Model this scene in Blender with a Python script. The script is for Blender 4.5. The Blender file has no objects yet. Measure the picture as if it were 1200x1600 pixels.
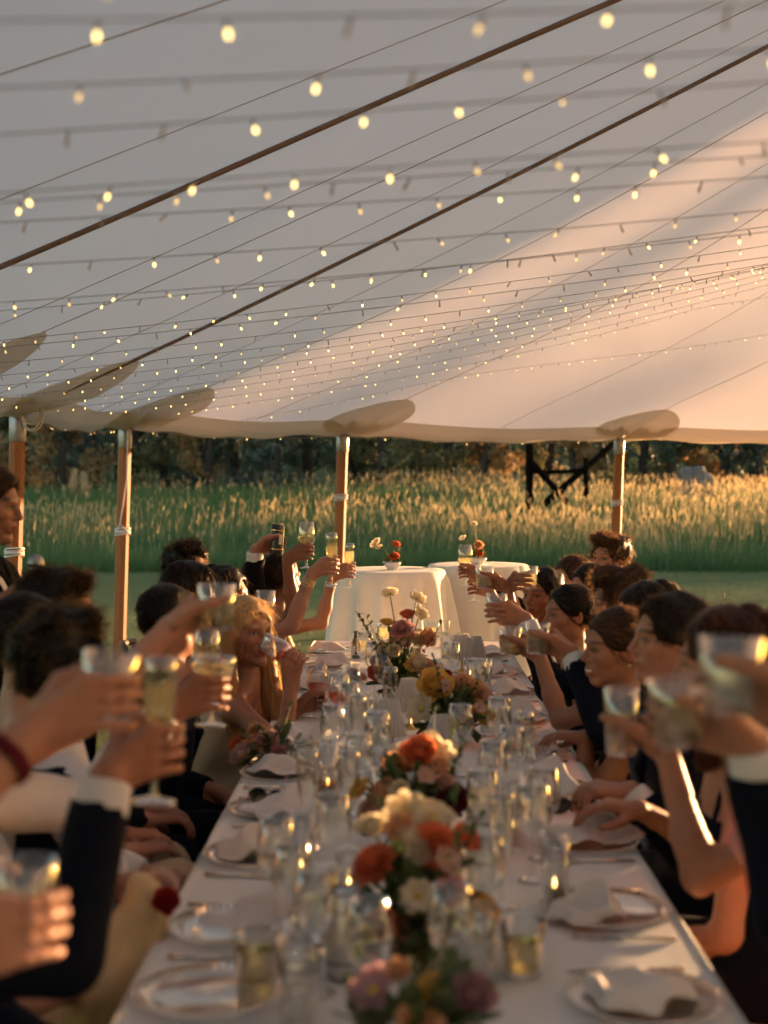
import bpy, math, random
import numpy as np
from mathutils import Vector, Matrix

random.seed(7)
RNG = np.random.default_rng(11)
SC = bpy.context.scene
COL = SC.collection
PI = math.pi

# ------------------------------------------------------------------ camera
FPX, VPX, HORY, CAMZ = 2222.0, 626.0, 745.0, 1.62
cam_d = bpy.data.cameras.new('camera')
cam = bpy.data.objects.new('camera', cam_d)
COL.objects.link(cam)
cam_d.sensor_fit = 'VERTICAL'
cam_d.sensor_height = 36.0
cam_d.sensor_width = 27.0
cam_d.lens = 50.0
cam_d.clip_start = 0.05
cam_d.clip_end = 2000
cam.location = (0, 0, CAMZ)
cam.rotation_euler = (math.radians(90 - 1.42), 0, math.radians(0.67))
cam_d.dof.use_dof = True
cam_d.dof.focus_distance = 7.0
cam_d.dof.aperture_fstop = 2.6
cam_d.dof.aperture_blades = 0
SC.camera = cam

# ------------------------------------------------------------------ sky, sun, exposure
SUN_EL, SUN_AZ = 3.85, 45.0            # azimuth measured from +Y towards +X
world = bpy.data.worlds.new('World')
SC.world = world
world.use_nodes = True
nt = world.node_tree
nt.nodes.clear()
sky = nt.nodes.new('ShaderNodeTexSky')
sky.sky_type = 'NISHITA'
sky.sun_disc = False
sky.sun_elevation = math.radians(SUN_EL)
sky.sun_rotation = math.radians(SUN_AZ)
sky.air_density = 1.0
sky.dust_density = 1.0
bg = nt.nodes.new('ShaderNodeBackground')
bg.inputs[1].default_value = 0.15
wo = nt.nodes.new('ShaderNodeOutputWorld')
nt.links.new(sky.outputs[0], bg.inputs[0])
nt.links.new(bg.outputs[0], wo.inputs[0])
sun_d = bpy.data.lights.new('sun', 'SUN')
sun_d.energy = 4.6
sun_d.angle = math.radians(0.6)
sun_d.color = (1.0, 0.58, 0.27)
sun = bpy.data.objects.new('sun', sun_d)
COL.objects.link(sun)
_az, _el = math.radians(SUN_AZ), math.radians(SUN_EL)
SUNV = Vector((math.sin(_az) * math.cos(_el), math.cos(_az) * math.cos(_el), math.sin(_el)))
sun.rotation_euler = (-SUNV).to_track_quat('-Z', 'Y').to_euler()
sun.location = SUNV * 60
vs = SC.view_settings
vs.view_transform = 'Standard'
vs.look = 'None'
vs.exposure = 2.1
vs.gamma = 1.0
vs.use_curve_mapping = False
cy = SC.cycles
cy.max_bounces = 8
cy.use_adaptive_sampling = True
cy.adaptive_threshold = 0.04
cy.adaptive_min_samples = 16
cy.diffuse_bounces = 4
cy.glossy_bounces = 4
cy.transmission_bounces = 8
cy.transparent_max_bounces = 24
cy.sample_clamp_indirect = 6.0
cy.use_denoising = True
cy.caustics_refractive = False
cy.caustics_reflective = False

# ------------------------------------------------------------------ helpers
def at(px, py, d):
    """point seen at photo pixel (px, py) at depth d metres"""
    return np.array(((px - VPX) / FPX * d, d, CAMZ + (HORY - py) / FPX * d))

def tag(o, label=None, cat=None, group=None, kind=None):
    if label: o['label'] = label
    if cat: o['category'] = cat
    if group: o['group'] = group
    if kind: o['kind'] = kind
    return o

def empty(name, loc=(0, 0, 0), rot=None, parent=None):
    o = bpy.data.objects.new(name, None)
    o.empty_display_size = 0.05
    o.location = [float(v) for v in loc]
    if rot is not None: o.rotation_euler = rot
    COL.objects.link(o)
    if parent: o.parent = parent
    return o

def mesh_np(name, verts, faces, smooth=True, mats=(), midx=None, col=None):
    """faces: array (n,3)/(n,4) or list of such arrays"""
    me = bpy.data.meshes.new(name)
    verts = np.asarray(verts, dtype=np.float32).reshape(-1, 3)
    fl = [np.asarray(f, dtype=np.int32) for f in (faces if isinstance(faces, list) else [faces])]
    fl = [f for f in fl if len(f)]
    me.vertices.add(len(verts))
    me.vertices.foreach_set('co', verts.ravel())
    loops = np.concatenate([f.ravel() for f in fl]) if fl else np.zeros(0, np.int32)
    tot = np.concatenate([np.full(len(f), f.shape[1], np.int32) for f in fl]) if fl else np.zeros(0, np.int32)
    start = np.zeros(len(tot), np.int32)
    if len(tot): start[1:] = np.cumsum(tot)[:-1]
    me.loops.add(len(loops))
    me.loops.foreach_set('vertex_index', loops)
    me.polygons.add(len(tot))
    me.polygons.foreach_set('loop_start', start)
    me.polygons.foreach_set('loop_total', tot)
    me.polygons.foreach_set('use_smooth', np.full(len(tot), smooth))
    if midx is not None:
        me.polygons.foreach_set('material_index', np.asarray(midx, np.int32))
    for m in mats: me.materials.append(m)
    if col is not None:
        ca = me.attributes.new('Col', 'FLOAT_COLOR', 'POINT')
        c = np.ones((len(verts), 4), np.float32)
        c[:, :3] = col
        ca.data.foreach_set('color', c.ravel())
    me.update(calc_edges=True)
    me.validate()
    return me

def link(name, me, parent=None, loc=(0, 0, 0), rot=None, scale=None):
    o = bpy.data.objects.new(name, me)
    o.location = [float(v) for v in loc]
    if rot is not None: o.rotation_euler = rot
    if scale is not None: o.scale = scale if hasattr(scale, '__len__') else (scale,) * 3
    COL.objects.link(o)
    if parent: o.parent = parent
    return o

class MB:
    """collects geometry for one mesh"""
    def __init__(self): self.v, self.f, self.n, self.m = [], [], 0, []
    def add(self, v, f, m=0):
        v = np.asarray(v, np.float64).reshape(-1, 3)
        for q in f:
            self.f.append([i + self.n for i in q]); self.m.append(m)
        self.v.append(v); self.n += len(v)
    def box(self, c, s, rz=0, m=0, R=None):
        c = np.asarray(c, float); hx, hy, hz = [x / 2 for x in s]
        p = np.array([(x, y, z) for z in (-hz, hz) for y in (-hy, hy) for x in (-hx, hx)])
        if R is None:
            ca, sa = math.cos(rz), math.sin(rz)
            R = np.array(((ca, -sa, 0), (sa, ca, 0), (0, 0, 1)))
        p = p @ np.asarray(R).T + c
        self.add(p, [(0, 2, 3, 1), (4, 5, 7, 6), (0, 1, 5, 4), (2, 6, 7, 3), (0, 4, 6, 2), (1, 3, 7, 5)], m)
    def tube(self, pts, r, n=8, cap=True, m=0):
        pts = np.asarray(pts, float); k = len(pts)
        rr = np.full(k, r) if np.isscalar(r) else np.asarray(r, float)
        tan = np.gradient(pts, axis=0)
        tan /= np.linalg.norm(tan, axis=1)[:, None] + 1e-12
        ref = np.array((0, 0, 1.0)) if abs(tan[0][2]) < 0.9 else np.array((1.0, 0, 0))
        u = np.cross(tan[0], ref); u /= np.linalg.norm(u)
        vs_ = []
        for i in range(k):
            u = u - tan[i] * np.dot(u, tan[i]); u /= np.linalg.norm(u) + 1e-12
            w = np.cross(tan[i], u)
            a = np.arange(n) * 2 * PI / n
            vs_.append(pts[i] + rr[i] * (np.cos(a)[:, None] * u + np.sin(a)[:, None] * w))
        f = []
        for i in range(k - 1):
            for j in range(n):
                a, b = i * n + j, i * n + (j + 1) % n
                f.append((a, b, b + n, a + n))
        if cap:
            f.append(tuple(range(n))[::-1]); f.append(tuple(range((k - 1) * n, k * n)))
        self.add(np.concatenate(vs_), f, m)
    def lathe(self, prof, n=24, c=(0, 0, 0), m=0, rfun=None):
        prof = np.asarray(prof, float); k = len(prof)
        a = np.arange(n) * 2 * PI / n
        vs_ = []
        for (r, z) in prof:
            rad = r * (np.ones(n) if rfun is None else rfun(a, r, z))
            vs_.append(np.stack((np.cos(a) * rad + c[0], np.sin(a) * rad + c[1], np.full(n, z + c[2])), 1))
        f = []
        for i in range(k - 1):
            for j in range(n):
                p, q = i * n + j, i * n + (j + 1) % n
                f.append((p, q, q + n, p + n))
        self.add(np.concatenate(vs_), f, m)
    def mesh(self, name, mats=(), smooth=True):
        me = bpy.data.meshes.new(name)
        me.from_pydata(np.concatenate(self.v).tolist(), [], self.f)
        for mm in mats: me.materials.append(mm)
        me.polygons.foreach_set('use_smooth', [smooth] * len(self.f))
        me.polygons.foreach_set('material_index', self.m)
        me.update()
        return me
    def build(self, name, mat, parent=None, smooth=True, **kw):
        return link(name, self.mesh(name, mat if isinstance(mat, (list, tuple)) else (mat,), smooth), parent, **kw)

def autosmooth(o, ang=35):
    me = o.data
    me.polygons.foreach_set('use_smooth', [True] * len(me.polygons))
    try: me.set_sharp_from_angle(angle=math.radians(ang))
    except Exception: pass
    return o

# ------------------------------------------------------------------ materials
MATS = {}
def new_mat(name):
    m = bpy.data.materials.new(name); m.use_nodes = True
    m.node_tree.nodes.clear()
    MATS[name] = m
    return m, m.node_tree.nodes, m.node_tree.links

def principled(name, color, rough=0.6, metal=0.0, noise=0.0, nscale=20.0, bump=0.0, bscale=80.0, trans=0.0,
               sheen=0.0, emit=None, estr=0.0, translucent=0.0, tcol=None, col2=None, spec=0.5, attr=None, wave=None, sss=0.0, dist=0.01, sheentint=None):
    m, N, L = new_mat(name)
    out = N.new('ShaderNodeOutputMaterial')
    b = N.new('ShaderNodeBsdfPrincipled')
    b.inputs['Base Color'].default_value = (*color, 1)
    b.inputs['Roughness'].default_value = rough
    b.inputs['Metallic'].default_value = metal
    b.inputs['Specular IOR Level'].default_value = spec
    if trans: b.inputs['Transmission Weight'].default_value = trans
    if sheen:
        b.inputs['Sheen Weight'].default_value = sheen
        if sheentint: b.inputs['Sheen Tint'].default_value = (*sheentint, 1); b.inputs['Sheen Roughness'].default_value = 0.35
    if sss:
        b.inputs['Subsurface Weight'].default_value = sss
        b.inputs['Subsurface Radius'].default_value = (0.6, 0.25, 0.12)
        b.inputs['Subsurface Scale'].default_value = 0.012
    if emit:
        b.inputs['Emission Color'].default_value = (*emit, 1)
        b.inputs['Emission Strength'].default_value = estr
    tc = N.new('ShaderNodeTexCoord')
    csock = None
    if attr:
        a = N.new('ShaderNodeAttribute'); a.attribute_name = attr
        csock = a.outputs['Color']
    if noise or col2:
        nz = N.new('ShaderNodeTexNoise'); nz.inputs['Scale'].default_value = nscale
        nz.inputs['Detail'].default_value = 5
        L.new(tc.outputs['Object'], nz.inputs['Vector'])
        if wave:
            mp = N.new('ShaderNodeMapping'); mp.inputs['Scale'].default_value = wave
            L.new(tc.outputs['Object'], mp.inputs['Vector']); L.new(mp.outputs[0], nz.inputs['Vector'])
        mx = N.new('ShaderNodeMix'); mx.data_type = 'RGBA'
        c2 = col2 if col2 else tuple(max(0, c * (1 - noise)) for c in color)
        mr = N.new('ShaderNodeMapRange'); mr.inputs[1].default_value = 0.3; mr.inputs[2].default_value = 0.7
        L.new(nz.outputs[0], mr.inputs[0]); L.new(mr.outputs[0], mx.inputs[0])
        mx.inputs[6].default_value = (*c2, 1)
        if csock:
            mx.blend_type = 'MULTIPLY'
            mx.inputs[7].default_value = (1 - noise,) * 3 + (1,)
            L.new(csock, mx.inputs[6])
        else:
            mx.inputs[7].default_value = (*color, 1)
        csock = mx.outputs[2]
    if csock: L.new(csock, b.inputs['Base Color'])
    if bump:
        nb = N.new('ShaderNodeTexNoise'); nb.inputs['Scale'].default_value = bscale; nb.inputs['Detail'].default_value = 3
        L.new(tc.outputs['Object'], nb.inputs['Vector'])
        bp = N.new('ShaderNodeBump'); bp.inputs['Strength'].default_value = bump; bp.inputs['Distance'].default_value = dist
        L.new(nb.outputs[0], bp.inputs['Height']); L.new(bp.outputs[0], b.inputs['Normal'])
    sh = b.outputs[0]
    if translucent:
        t = N.new('ShaderNodeBsdfTranslucent')
        t.inputs[0].default_value = (*(tcol or color), 1)
        if csock and not tcol: L.new(csock, t.inputs[0])
        ms = N.new('ShaderNodeMixShader'); ms.inputs[0].default_value = translucent
        L.new(sh, ms.inputs[1]); L.new(t.outputs[0], ms.inputs[2]); sh = ms.outputs[0]
    L.new(sh, out.inputs[0])
    return m

def glass_mat(name, tint=(0.97, 0.98, 0.97), boost=1.0, rough=0.02):
    m, N, L = new_mat(name)
    out = N.new('ShaderNodeOutputMaterial')
    t = N.new('ShaderNodeBsdfTransparent'); t.inputs[0].default_value = (*tint, 1)
    g = N.new('ShaderNodeBsdfGlossy'); g.inputs['Roughness'].default_value = rough
    g.inputs[0].default_value = (1, 1, 1, 1)
    lw = N.new('ShaderNodeLayerWeight'); lw.inputs[0].default_value = 0.5
    pw = N.new('ShaderNodeMath'); pw.operation = 'POWER'; pw.inputs[1].default_value = 2.3
    L.new(lw.outputs['Facing'], pw.inputs[0])
    mu = N.new('ShaderNodeMath'); mu.operation = 'MULTIPLY_ADD'; mu.inputs[1].default_value = 0.95 * boost; mu.inputs[2].default_value = 0.085 * boost; mu.use_clamp = True
    L.new(pw.outputs[0], mu.inputs[0])
    ms = N.new('ShaderNodeMixShader')
    L.new(mu.outputs[0], ms.inputs[0]); L.new(t.outputs[0], ms.inputs[1]); L.new(g.outputs[0], ms.inputs[2])
    L.new(ms.outputs[0], out.inputs[0])
    return m

def refr_mat(name, col, mix=0.35):
    """liquid: tinted and clear with some scattering"""
    m, N, L = new_mat(name)
    out = N.new('ShaderNodeOutputMaterial')
    t = N.new('ShaderNodeBsdfTransparent'); t.inputs[0].default_value = (*[c ** 0.5 for c in col], 1)
    d = N.new('ShaderNodeBsdfTranslucent'); d.inputs[0].default_value = (*col, 1)
    ms = N.new('ShaderNodeMixShader'); ms.inputs[0].default_value = mix
    L.new(t.outputs[0], ms.inputs[1]); L.new(d.outputs[0], ms.inputs[2])
    g = N.new('ShaderNodeBsdfGlossy'); g.inputs['Roughness'].default_value = 0.04
    m2 = N.new('ShaderNodeMixShader'); m2.inputs[0].default_value = 0.06
    L.new(ms.outputs[0], m2.inputs[1]); L.new(g.outputs[0], m2.inputs[2])
    L.new(m2.outputs[0], out.inputs[0])
    return m

def fabric_canopy(name, col, tl=0.5, fwd=0.12):
    m, N, L = new_mat(name)
    out = N.new('ShaderNodeOutputMaterial')
    tc = N.new('ShaderNodeTexCoord')
    nz = N.new('ShaderNodeTexNoise'); nz.inputs['Scale'].default_value = 0.9; nz.inputs['Detail'].default_value = 4
    L.new(tc.outputs['Object'], nz.inputs['Vector'])
    mx = N.new('ShaderNodeMix'); mx.data_type = 'RGBA'
    L.new(nz.outputs[0], mx.inputs[0])
    mx.inputs[6].default_value = (*[c * 0.92 for c in col], 1); mx.inputs[7].default_value = (*col, 1)
    d = N.new('ShaderNodeBsdfDiffuse'); t = N.new('ShaderNodeBsdfTranslucent')
    L.new(mx.outputs[2], d.inputs[0]); L.new(mx.outputs[2], t.inputs[0])
    nb = N.new('ShaderNodeTexNoise'); nb.inputs['Scale'].default_value = 260; nb.inputs['Detail'].default_value = 2
    L.new(tc.outputs['Object'], nb.inputs['Vector'])
    bp = N.new('ShaderNodeBump'); bp.inputs['Strength'].default_value = 0.25; bp.inputs['Distance'].default_value = 0.004
    L.new(nb.outputs[0], bp.inputs['Height']); L.new(bp.outputs[0], d.inputs['Normal']); L.new(bp.outputs[0], t.inputs['Normal'])
    ms = N.new('ShaderNodeMixShader'); ms.inputs[0].default_value = tl
    L.new(d.outputs[0], ms.inputs[1]); L.new(t.outputs[0], ms.inputs[2])
    r = N.new('ShaderNodeBsdfRefraction'); r.inputs['IOR'].default_value = 1.02; r.inputs['Roughness'].default_value = 0.75
    L.new(mx.outputs[2], r.inputs['Color'])
    m2 = N.new('ShaderNodeMixShader'); m2.inputs[0].default_value = fwd
    L.new(ms.outputs[0], m2.inputs[1]); L.new(r.outputs[0], m2.inputs[2])
    L.new(m2.outputs[0], out.inputs[0])
    return m

fabric_canopy('sailcloth', (0.84, 0.695, 0.655), fwd=0.05)
fabric_canopy('sailcloth_patch', (0.80, 0.70, 0.58), tl=0.5, fwd=0.05)
principled('webbing', (0.27, 0.17, 0.11), 0.8, noise=0.2, nscale=40)
principled('thin_seam', (0.60, 0.50, 0.43), 0.8)
principled('pole_wood', (0.36, 0.14, 0.05), 0.6, spec=0.25, col2=(0.27, 0.095, 0.032), nscale=6, wave=(22, 22, 0.7), bump=0.1, bscale=60)
principled('steel', (0.42, 0.40, 0.38), 0.5, metal=1.0, noise=0.2, nscale=30)
principled('rope_white', (0.72, 0.69, 0.66), 0.85, bump=0.4, bscale=300)
principled('cord', (0.40, 0.35, 0.33), 0.7)
principled('bulb_a', (1, 0.8, 0.5), 0.3, emit=(1.0, 0.70, 0.22), estr=0.95)
principled('bulb_b', (1, 0.8, 0.5), 0.3, emit=(1.0, 0.62, 0.22), estr=0.30)
principled('bulb_c', (0.5, 0.42, 0.32), 0.2, emit=(1.0, 0.62, 0.3), estr=0.02)
principled('linen', (0.80, 0.76, 0.71), 0.85, noise=0.08, nscale=5, bump=0.25, bscale=420, sheen=0.1, dist=0.004)
principled('linen_table', (0.86, 0.85, 0.84), 0.82, noise=0.06, nscale=3, bump=0.2, bscale=500, translucent=0.12, dist=0.004)
principled('napkin', (0.84, 0.77, 0.73), 0.85, noise=0.06, nscale=8, bump=0.25, bscale=400, translucent=0.18, dist=0.004)
glass_mat('glass', boost=1.25)
glass_mat('glass_plate', (0.96, 0.95, 0.94), boost=1.0, rough=0.06)
principled('ribbed_shade', (0.80, 0.79, 0.80), 0.18, trans=0.0, translucent=0.55, tcol=(0.85, 0.80, 0.72), spec=0.9)
principled('brass', (0.75, 0.50, 0.20), 0.25, metal=1.0)
principled('silver', (0.78, 0.74, 0.68), 0.2, metal=1.0, noise=0.1, nscale=30)
principled('gold_flatware', (0.82, 0.62, 0.34), 0.22, metal=1.0)
principled('black_plastic', (0.012, 0.012, 0.014), 0.25)
principled('dark_lens', (0.01, 0.01, 0.012), 0.06, spec=0.8)
refr_mat('rose_wine', (0.95, 0.22, 0.10), mix=0.5)
refr_mat('white_wine', (0.98, 0.86, 0.52), mix=0.45)
refr_mat('pale_cocktail', (0.93, 0.74, 0.46), mix=0.6)
refr_mat('whiskey', (0.85, 0.42, 0.10), mix=0.4)
refr_mat('water', (0.97, 0.97, 0.95), mix=0.12)
refr_mat('citrus', (0.82, 0.72, 0.40), mix=0.4)
principled('lime', (0.28, 0.36, 0.08), 0.5, noise=0.3, nscale=60, translucent=0.3)
principled('candle_wax', (0.86, 0.78, 0.62), 0.5, translucent=0.4)
principled('flame', (1, 0.6, 0.2), 0.5, emit=(1.0, 0.55, 0.16), estr=4.0)
principled('can_silver', (0.55, 0.56, 0.58), 0.28, metal=1.0)
principled('can_black', (0.012, 0.012, 0.013), 0.3, spec=0.6)
principled('paper', (0.82, 0.79, 0.74), 0.9, translucent=0.15)
principled('ink', (0.03, 0.03, 0.035), 0.7)
principled('bowl_ceramic', (0.78, 0.76, 0.73), 0.35)
principled('terracotta', (0.36, 0.15, 0.09), 0.5, noise=0.25, nscale=20)

# ================================================================== GROUND, MEADOW, TREES
def ground_z(x, y):
    x = np.asarray(x, float); y = np.asarray(y, float)
    t = np.clip((y - 25.0) / 22.0, 0, 1)
    z = 0.98 * (1 - (1 - t) ** 2.0)
    z = z + 0.05 * np.sin(x * 0.31 + 1.0) * np.clip((y - 22) / 8, 0, 1) + 0.04 * np.sin(x * 0.13 + y * 0.2) * np.clip((y - 22) / 8, 0, 1)
    far = np.clip((y - 60) / 60, 0, 1)
    left = 1 / (1 + np.exp((x - 0.32 * y - 4) / 5.0))          # rise added to hide bright sky, dropped away where the low sun enters
    return z + far * far * 11.0 * left

def build_ground():
    xs = np.concatenate((np.linspace(-900, -130, 8), np.linspace(-120, -22, 16), np.linspace(-20, 24, 89), np.linspace(26, 120, 16), np.linspace(130, 900, 8)))
    ys = np.concatenate((np.linspace(-900, -40, 9), np.linspace(-35, 20, 30), np.linspace(20.5, 60, 80), np.linspace(62, 150, 30), np.linspace(160, 1200, 10)))
    X, Y = np.meshgrid(xs, ys, indexing='ij')
    Z = ground_z(X, Y)
    v = np.stack((X, Y, Z), -1).reshape(-1, 3)
    nx, ny = len(xs), len(ys)
    i = np.arange(nx - 1)[:, None] * ny + np.arange(ny - 1)[None, :]
    f = np.stack((i, i + ny, i + ny + 1, i + 1), -1).reshape(-1, 4)
    m, N, L = new_mat('lawn_ground')
    out = N.new('ShaderNodeOutputMaterial'); b = N.new('ShaderNodeBsdfPrincipled')
    b.inputs['Roughness'].default_value = 0.95; b.inputs['Specular IOR Level'].default_value = 0.1
    tc = N.new('ShaderNodeTexCoord')
    n1 = N.new('ShaderNodeTexNoise'); n1.inputs['Scale'].default_value = 0.6; n1.inputs['Detail'].default_value = 8; n1.inputs['Roughness'].default_value = 0.7
    n2 = N.new('ShaderNodeTexNoise'); n2.inputs['Scale'].default_value = 30; n2.inputs['Detail'].default_value = 4
    L.new(tc.outputs['Object'], n1.inputs['Vector']); L.new(tc.outputs['Object'], n2.inputs['Vector'])
    cr = N.new('ShaderNodeValToRGB')
    cr.color_ramp.elements[0].position = 0.32; cr.color_ramp.elements[0].color = (0.115, 0.145, 0.05, 1)
    cr.color_ramp.elements[1].position = 0.70; cr.color_ramp.elements[1].color = (0.20, 0.21, 0.075, 1)
    L.new(n1.outputs[0], cr.inputs[0])
    mx = N.new('ShaderNodeMix'); mx.data_type = 'RGBA'; mx.blend_type = 'MULTIPLY'; mx.inputs[0].default_value = 0.6
    L.new(cr.outputs[0], mx.inputs[6]); L.new(n2.outputs[0], mx.inputs[7])
    L.new(mx.outputs[2], b.inputs['Base Color'])
    bp = N.new('ShaderNodeBump'); bp.inputs['Strength'].default_value = 0.7; bp.inputs['Distance'].default_value = 0.05
    L.new(n2.outputs[0], bp.inputs['Height']); L.new(bp.outputs[0], b.inputs['Normal'])
    L.new(b.outputs[0], out.inputs[0])
    o = link('ground', mesh_np('ground', v, f, True, (m,)))
    tag(o, 'short mown lawn running up into the meadow slope', kind='structure')
build_ground()

def blades(n, xr, yr, hmin, hmax, width, lean, seed, dens=None, nseg=2):
    r = np.random.default_rng(seed)
    x = r.uniform(*xr, n); y = r.uniform(*yr, n)
    if dens is not None:
        k = r.random(n) < dens(x, y); x, y = x[k], y[k]
    n = len(x)
    z = ground_z(x, y) - 0.02
    h = r.uniform(hmin, hmax, n)
    a = r.uniform(0, 2 * PI, n)
    d = np.stack((np.cos(a), np.sin(a)), 1)
    ln = r.normal(0.12, 1.0, (n, 2)) * lean * h[:, None]
    rows = []
    for i in range(nseg + 1):
        s = i / nseg
        c = np.stack((x + ln[:, 0] * s * s, y + ln[:, 1] * s * s, z + h * (s - 0.12 * s * s)), 1)
        w = width * (1 - 0.92 * s ** 1.5) * 0.5
        off = np.concatenate((d * w, np.zeros((n, 1))), 1)
        rows.append(c - off); rows.append(c + off)
    V = np.stack(rows, 1)
    base = np.arange(n)[:, None] * (2 * (nseg + 1))
    F = [np.stack([base[:, 0] + 2 * i, base[:, 0] + 2 * i + 1, base[:, 0] + 2 * i + 3, base[:, 0] + 2 * i + 2], 1) for i in range(nseg)]
    tips = V[:, -2:].mean(1)
    return V.reshape(-1, 3), np.concatenate(F), tips, ln

def patch(x, y, s1, s2, o):
    return 0.5 + 0.25 * np.sin(x * s1 + 1.7 * np.sin(y * s2 * 0.7 + o)) + 0.25 * np.sin(y * s2 + 1.3 * np.sin(x * s1 * 0.6 + o * 2))

principled('meadow_grass', (0.060, 0.135, 0.050), 0.6, col2=(0.12, 0.18, 0.06), nscale=0.35, translucent=0.4, spec=0.25)
principled('meadow_seed', (0.68, 0.50, 0.27), 0.7, col2=(0.48, 0.36, 0.18), nscale=0.8, translucent=0.6, spec=0.2)
principled('lawn_blade', (0.14, 0.18, 0.06), 0.6, col2=(0.09, 0.135, 0.045), nscale=0.7, translucent=0.35, spec=0.25)

def build_grass():
    V, F, T, LN = blades(70000, (-19, 24), (24.3, 46), 0.26, 0.60, 0.025, 0.16, 3, dens=lambda x, y: np.where(y < 24.9 + 0.5 * np.sin(x * 1.3) + 0.35 * np.sin(x * 3.7 + 1), 0.25, np.clip(0.55 + 0.5 * patch(x, y, 1.4, 1.9, 0.5), 0, 1)))
    V2, F2, _, _ = blades(12000, (-19, 24), (24.2, 25.6), 0.15, 0.5, 0.022, 0.25, 4)
    o = link('meadow_grass', mesh_np('meadow_grass', np.concatenate((V, V2)), np.concatenate((F, F2 + len(V))), True, (MATS['meadow_grass'],)))
    tag(o, 'tall green meadow grass beyond the mown lawn', 'grass', kind='stuff')
    # seed heads: thin stalk with a feathery drooping head
    def dens(x, y):
        band1 = np.exp(-((y - 28.3 + 0.5 * np.sin(x * 0.5)) / 1.7) ** 2)
        band2 = np.exp(-((y - 41 + np.sin(x * 0.3)) / 4.0) ** 2) * (0.55 + 0.45 * np.tanh((x - 1) / 4))
        band3 = 0.75 * np.exp(-((y - 33) / 3.5) ** 2) * (0.5 + 0.5 * np.tanh((x - 2.5) / 2.5))
        return np.clip((band1 * 1.2 + 0.45 * band2 + 0.6 * band3) * np.clip(2.7 * patch(x, y, 0.75, 1.5, 2.0) * (0.6 + 0.8 * patch(x, y, 0.31, 0.6, 4.0)) - 0.75, 0.04, 1.4) + 0.03, 0, 1)
    V, F, T, LN = blades(62000, (-19, 24), (25.2, 46), 0.42, 0.86, 0.008, 0.2, 5, dens=dens, nseg=2)
    r = np.random.default_rng(9); n = len(T)
    L_ = r.uniform(0.10, 0.2, n)
    dirv = np.concatenate((LN * 1.2 + r.normal(0, 0.05, (n, 2)), np.ones((n, 1)) * 0.75), 1)
    dirv /= np.linalg.norm(dirv, axis=1)[:, None]
    a = r.uniform(0, 2 * PI, n)
    hv, hf = [], []
    for kk in range(2):
        side = np.stack((np.cos(a + kk * PI / 2), np.sin(a + kk * PI / 2), np.zeros(n)), 1) * 0.011
        p0 = T - dirv * 0.02; p1 = T + dirv * (L_ * 0.4)[:, None]; p2 = T + dirv * L_[:, None]
        q = np.stack((p0, p1 - side, p2, p1 + side), 1).reshape(-1, 3)
        hf.append(np.arange(n * 4).reshape(-1, 4) + n * 4 * kk); hv.append(q)
    HV = np.concatenate(hv); HF = np.concatenate(hf)
    o = link('seed_grass', mesh_np('seed_grass', np.concatenate((V, HV)), np.concatenate((F, HF + len(V))), True, (MATS['meadow_seed'],)))
    tag(o, 'golden dry seed heads standing over the meadow grass', 'grass', kind='stuff')
    V, F, _, _ = blades(42000, (-9, 12), (8.5, 24.6), 0.03, 0.075, 0.012, 0.5, 6, nseg=1)
    o = link('lawn_grass', mesh_np('lawn_grass', V, F, True, (MATS['lawn_blade'],)))
    tag(o, 'short mown grass blades of the lawn', 'grass', kind='stuff')
build_grass()

# ---- trees along the meadow's far edge
principled('bark', (0.055, 0.038, 0.028), 0.9, noise=0.4, nscale=12, bump=0.6, bscale=30)
LEAFM = [principled('leaf_dark', (0.085, 0.115, 0.060), 0.6, col2=(0.050, 0.075, 0.045), nscale=0.9, translucent=0.25),
         principled('leaf_olive', (0.23, 0.20, 0.08), 0.6, col2=(0.12, 0.12, 0.055), nscale=0.9, translucent=0.35),
         principled('leaf_rust', (0.46, 0.27, 0.11), 0.6, col2=(0.24, 0.15, 0.065), nscale=1.1, translucent=0.45),
         principled('leaf_blue', (0.060, 0.085, 0.070), 0.6, col2=(0.036, 0.055, 0.048), nscale=0.9, translucent=0.2)]

def leaf_cloud(centers, n, rad, size, seed, flat=0.75):
    r = np.random.default_rng(seed)
    k = len(centers)
    ci = r.integers(0, k, n)
    p = r.normal(0, 1, (n, 3)); p /= np.linalg.norm(p, axis=1)[:, None]
    p *= (r.random(n) ** 0.45)[:, None]
    rr = rad[ci] if hasattr(rad, '__len__') else np.full(n, rad)
    p = centers[ci] + p * rr[:, None] * np.array((1, 1, flat))
    u = r.normal(0, 1, (n, 3)); u /= np.linalg.norm(u, axis=1)[:, None]
    w = r.normal(0, 1, (n, 3)); w = np.cross(u, w); w /= np.linalg.norm(w, axis=1)[:, None]
    s = size * r.uniform(0.6, 1.3, n)[:, None]
    V = np.stack((p - u * s, p + w * s * 0.45, p + u * s, p - w * s * 0.45), 1).reshape(-1, 3)
    return V, np.arange(4 * n).reshape(-1, 4)

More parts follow.
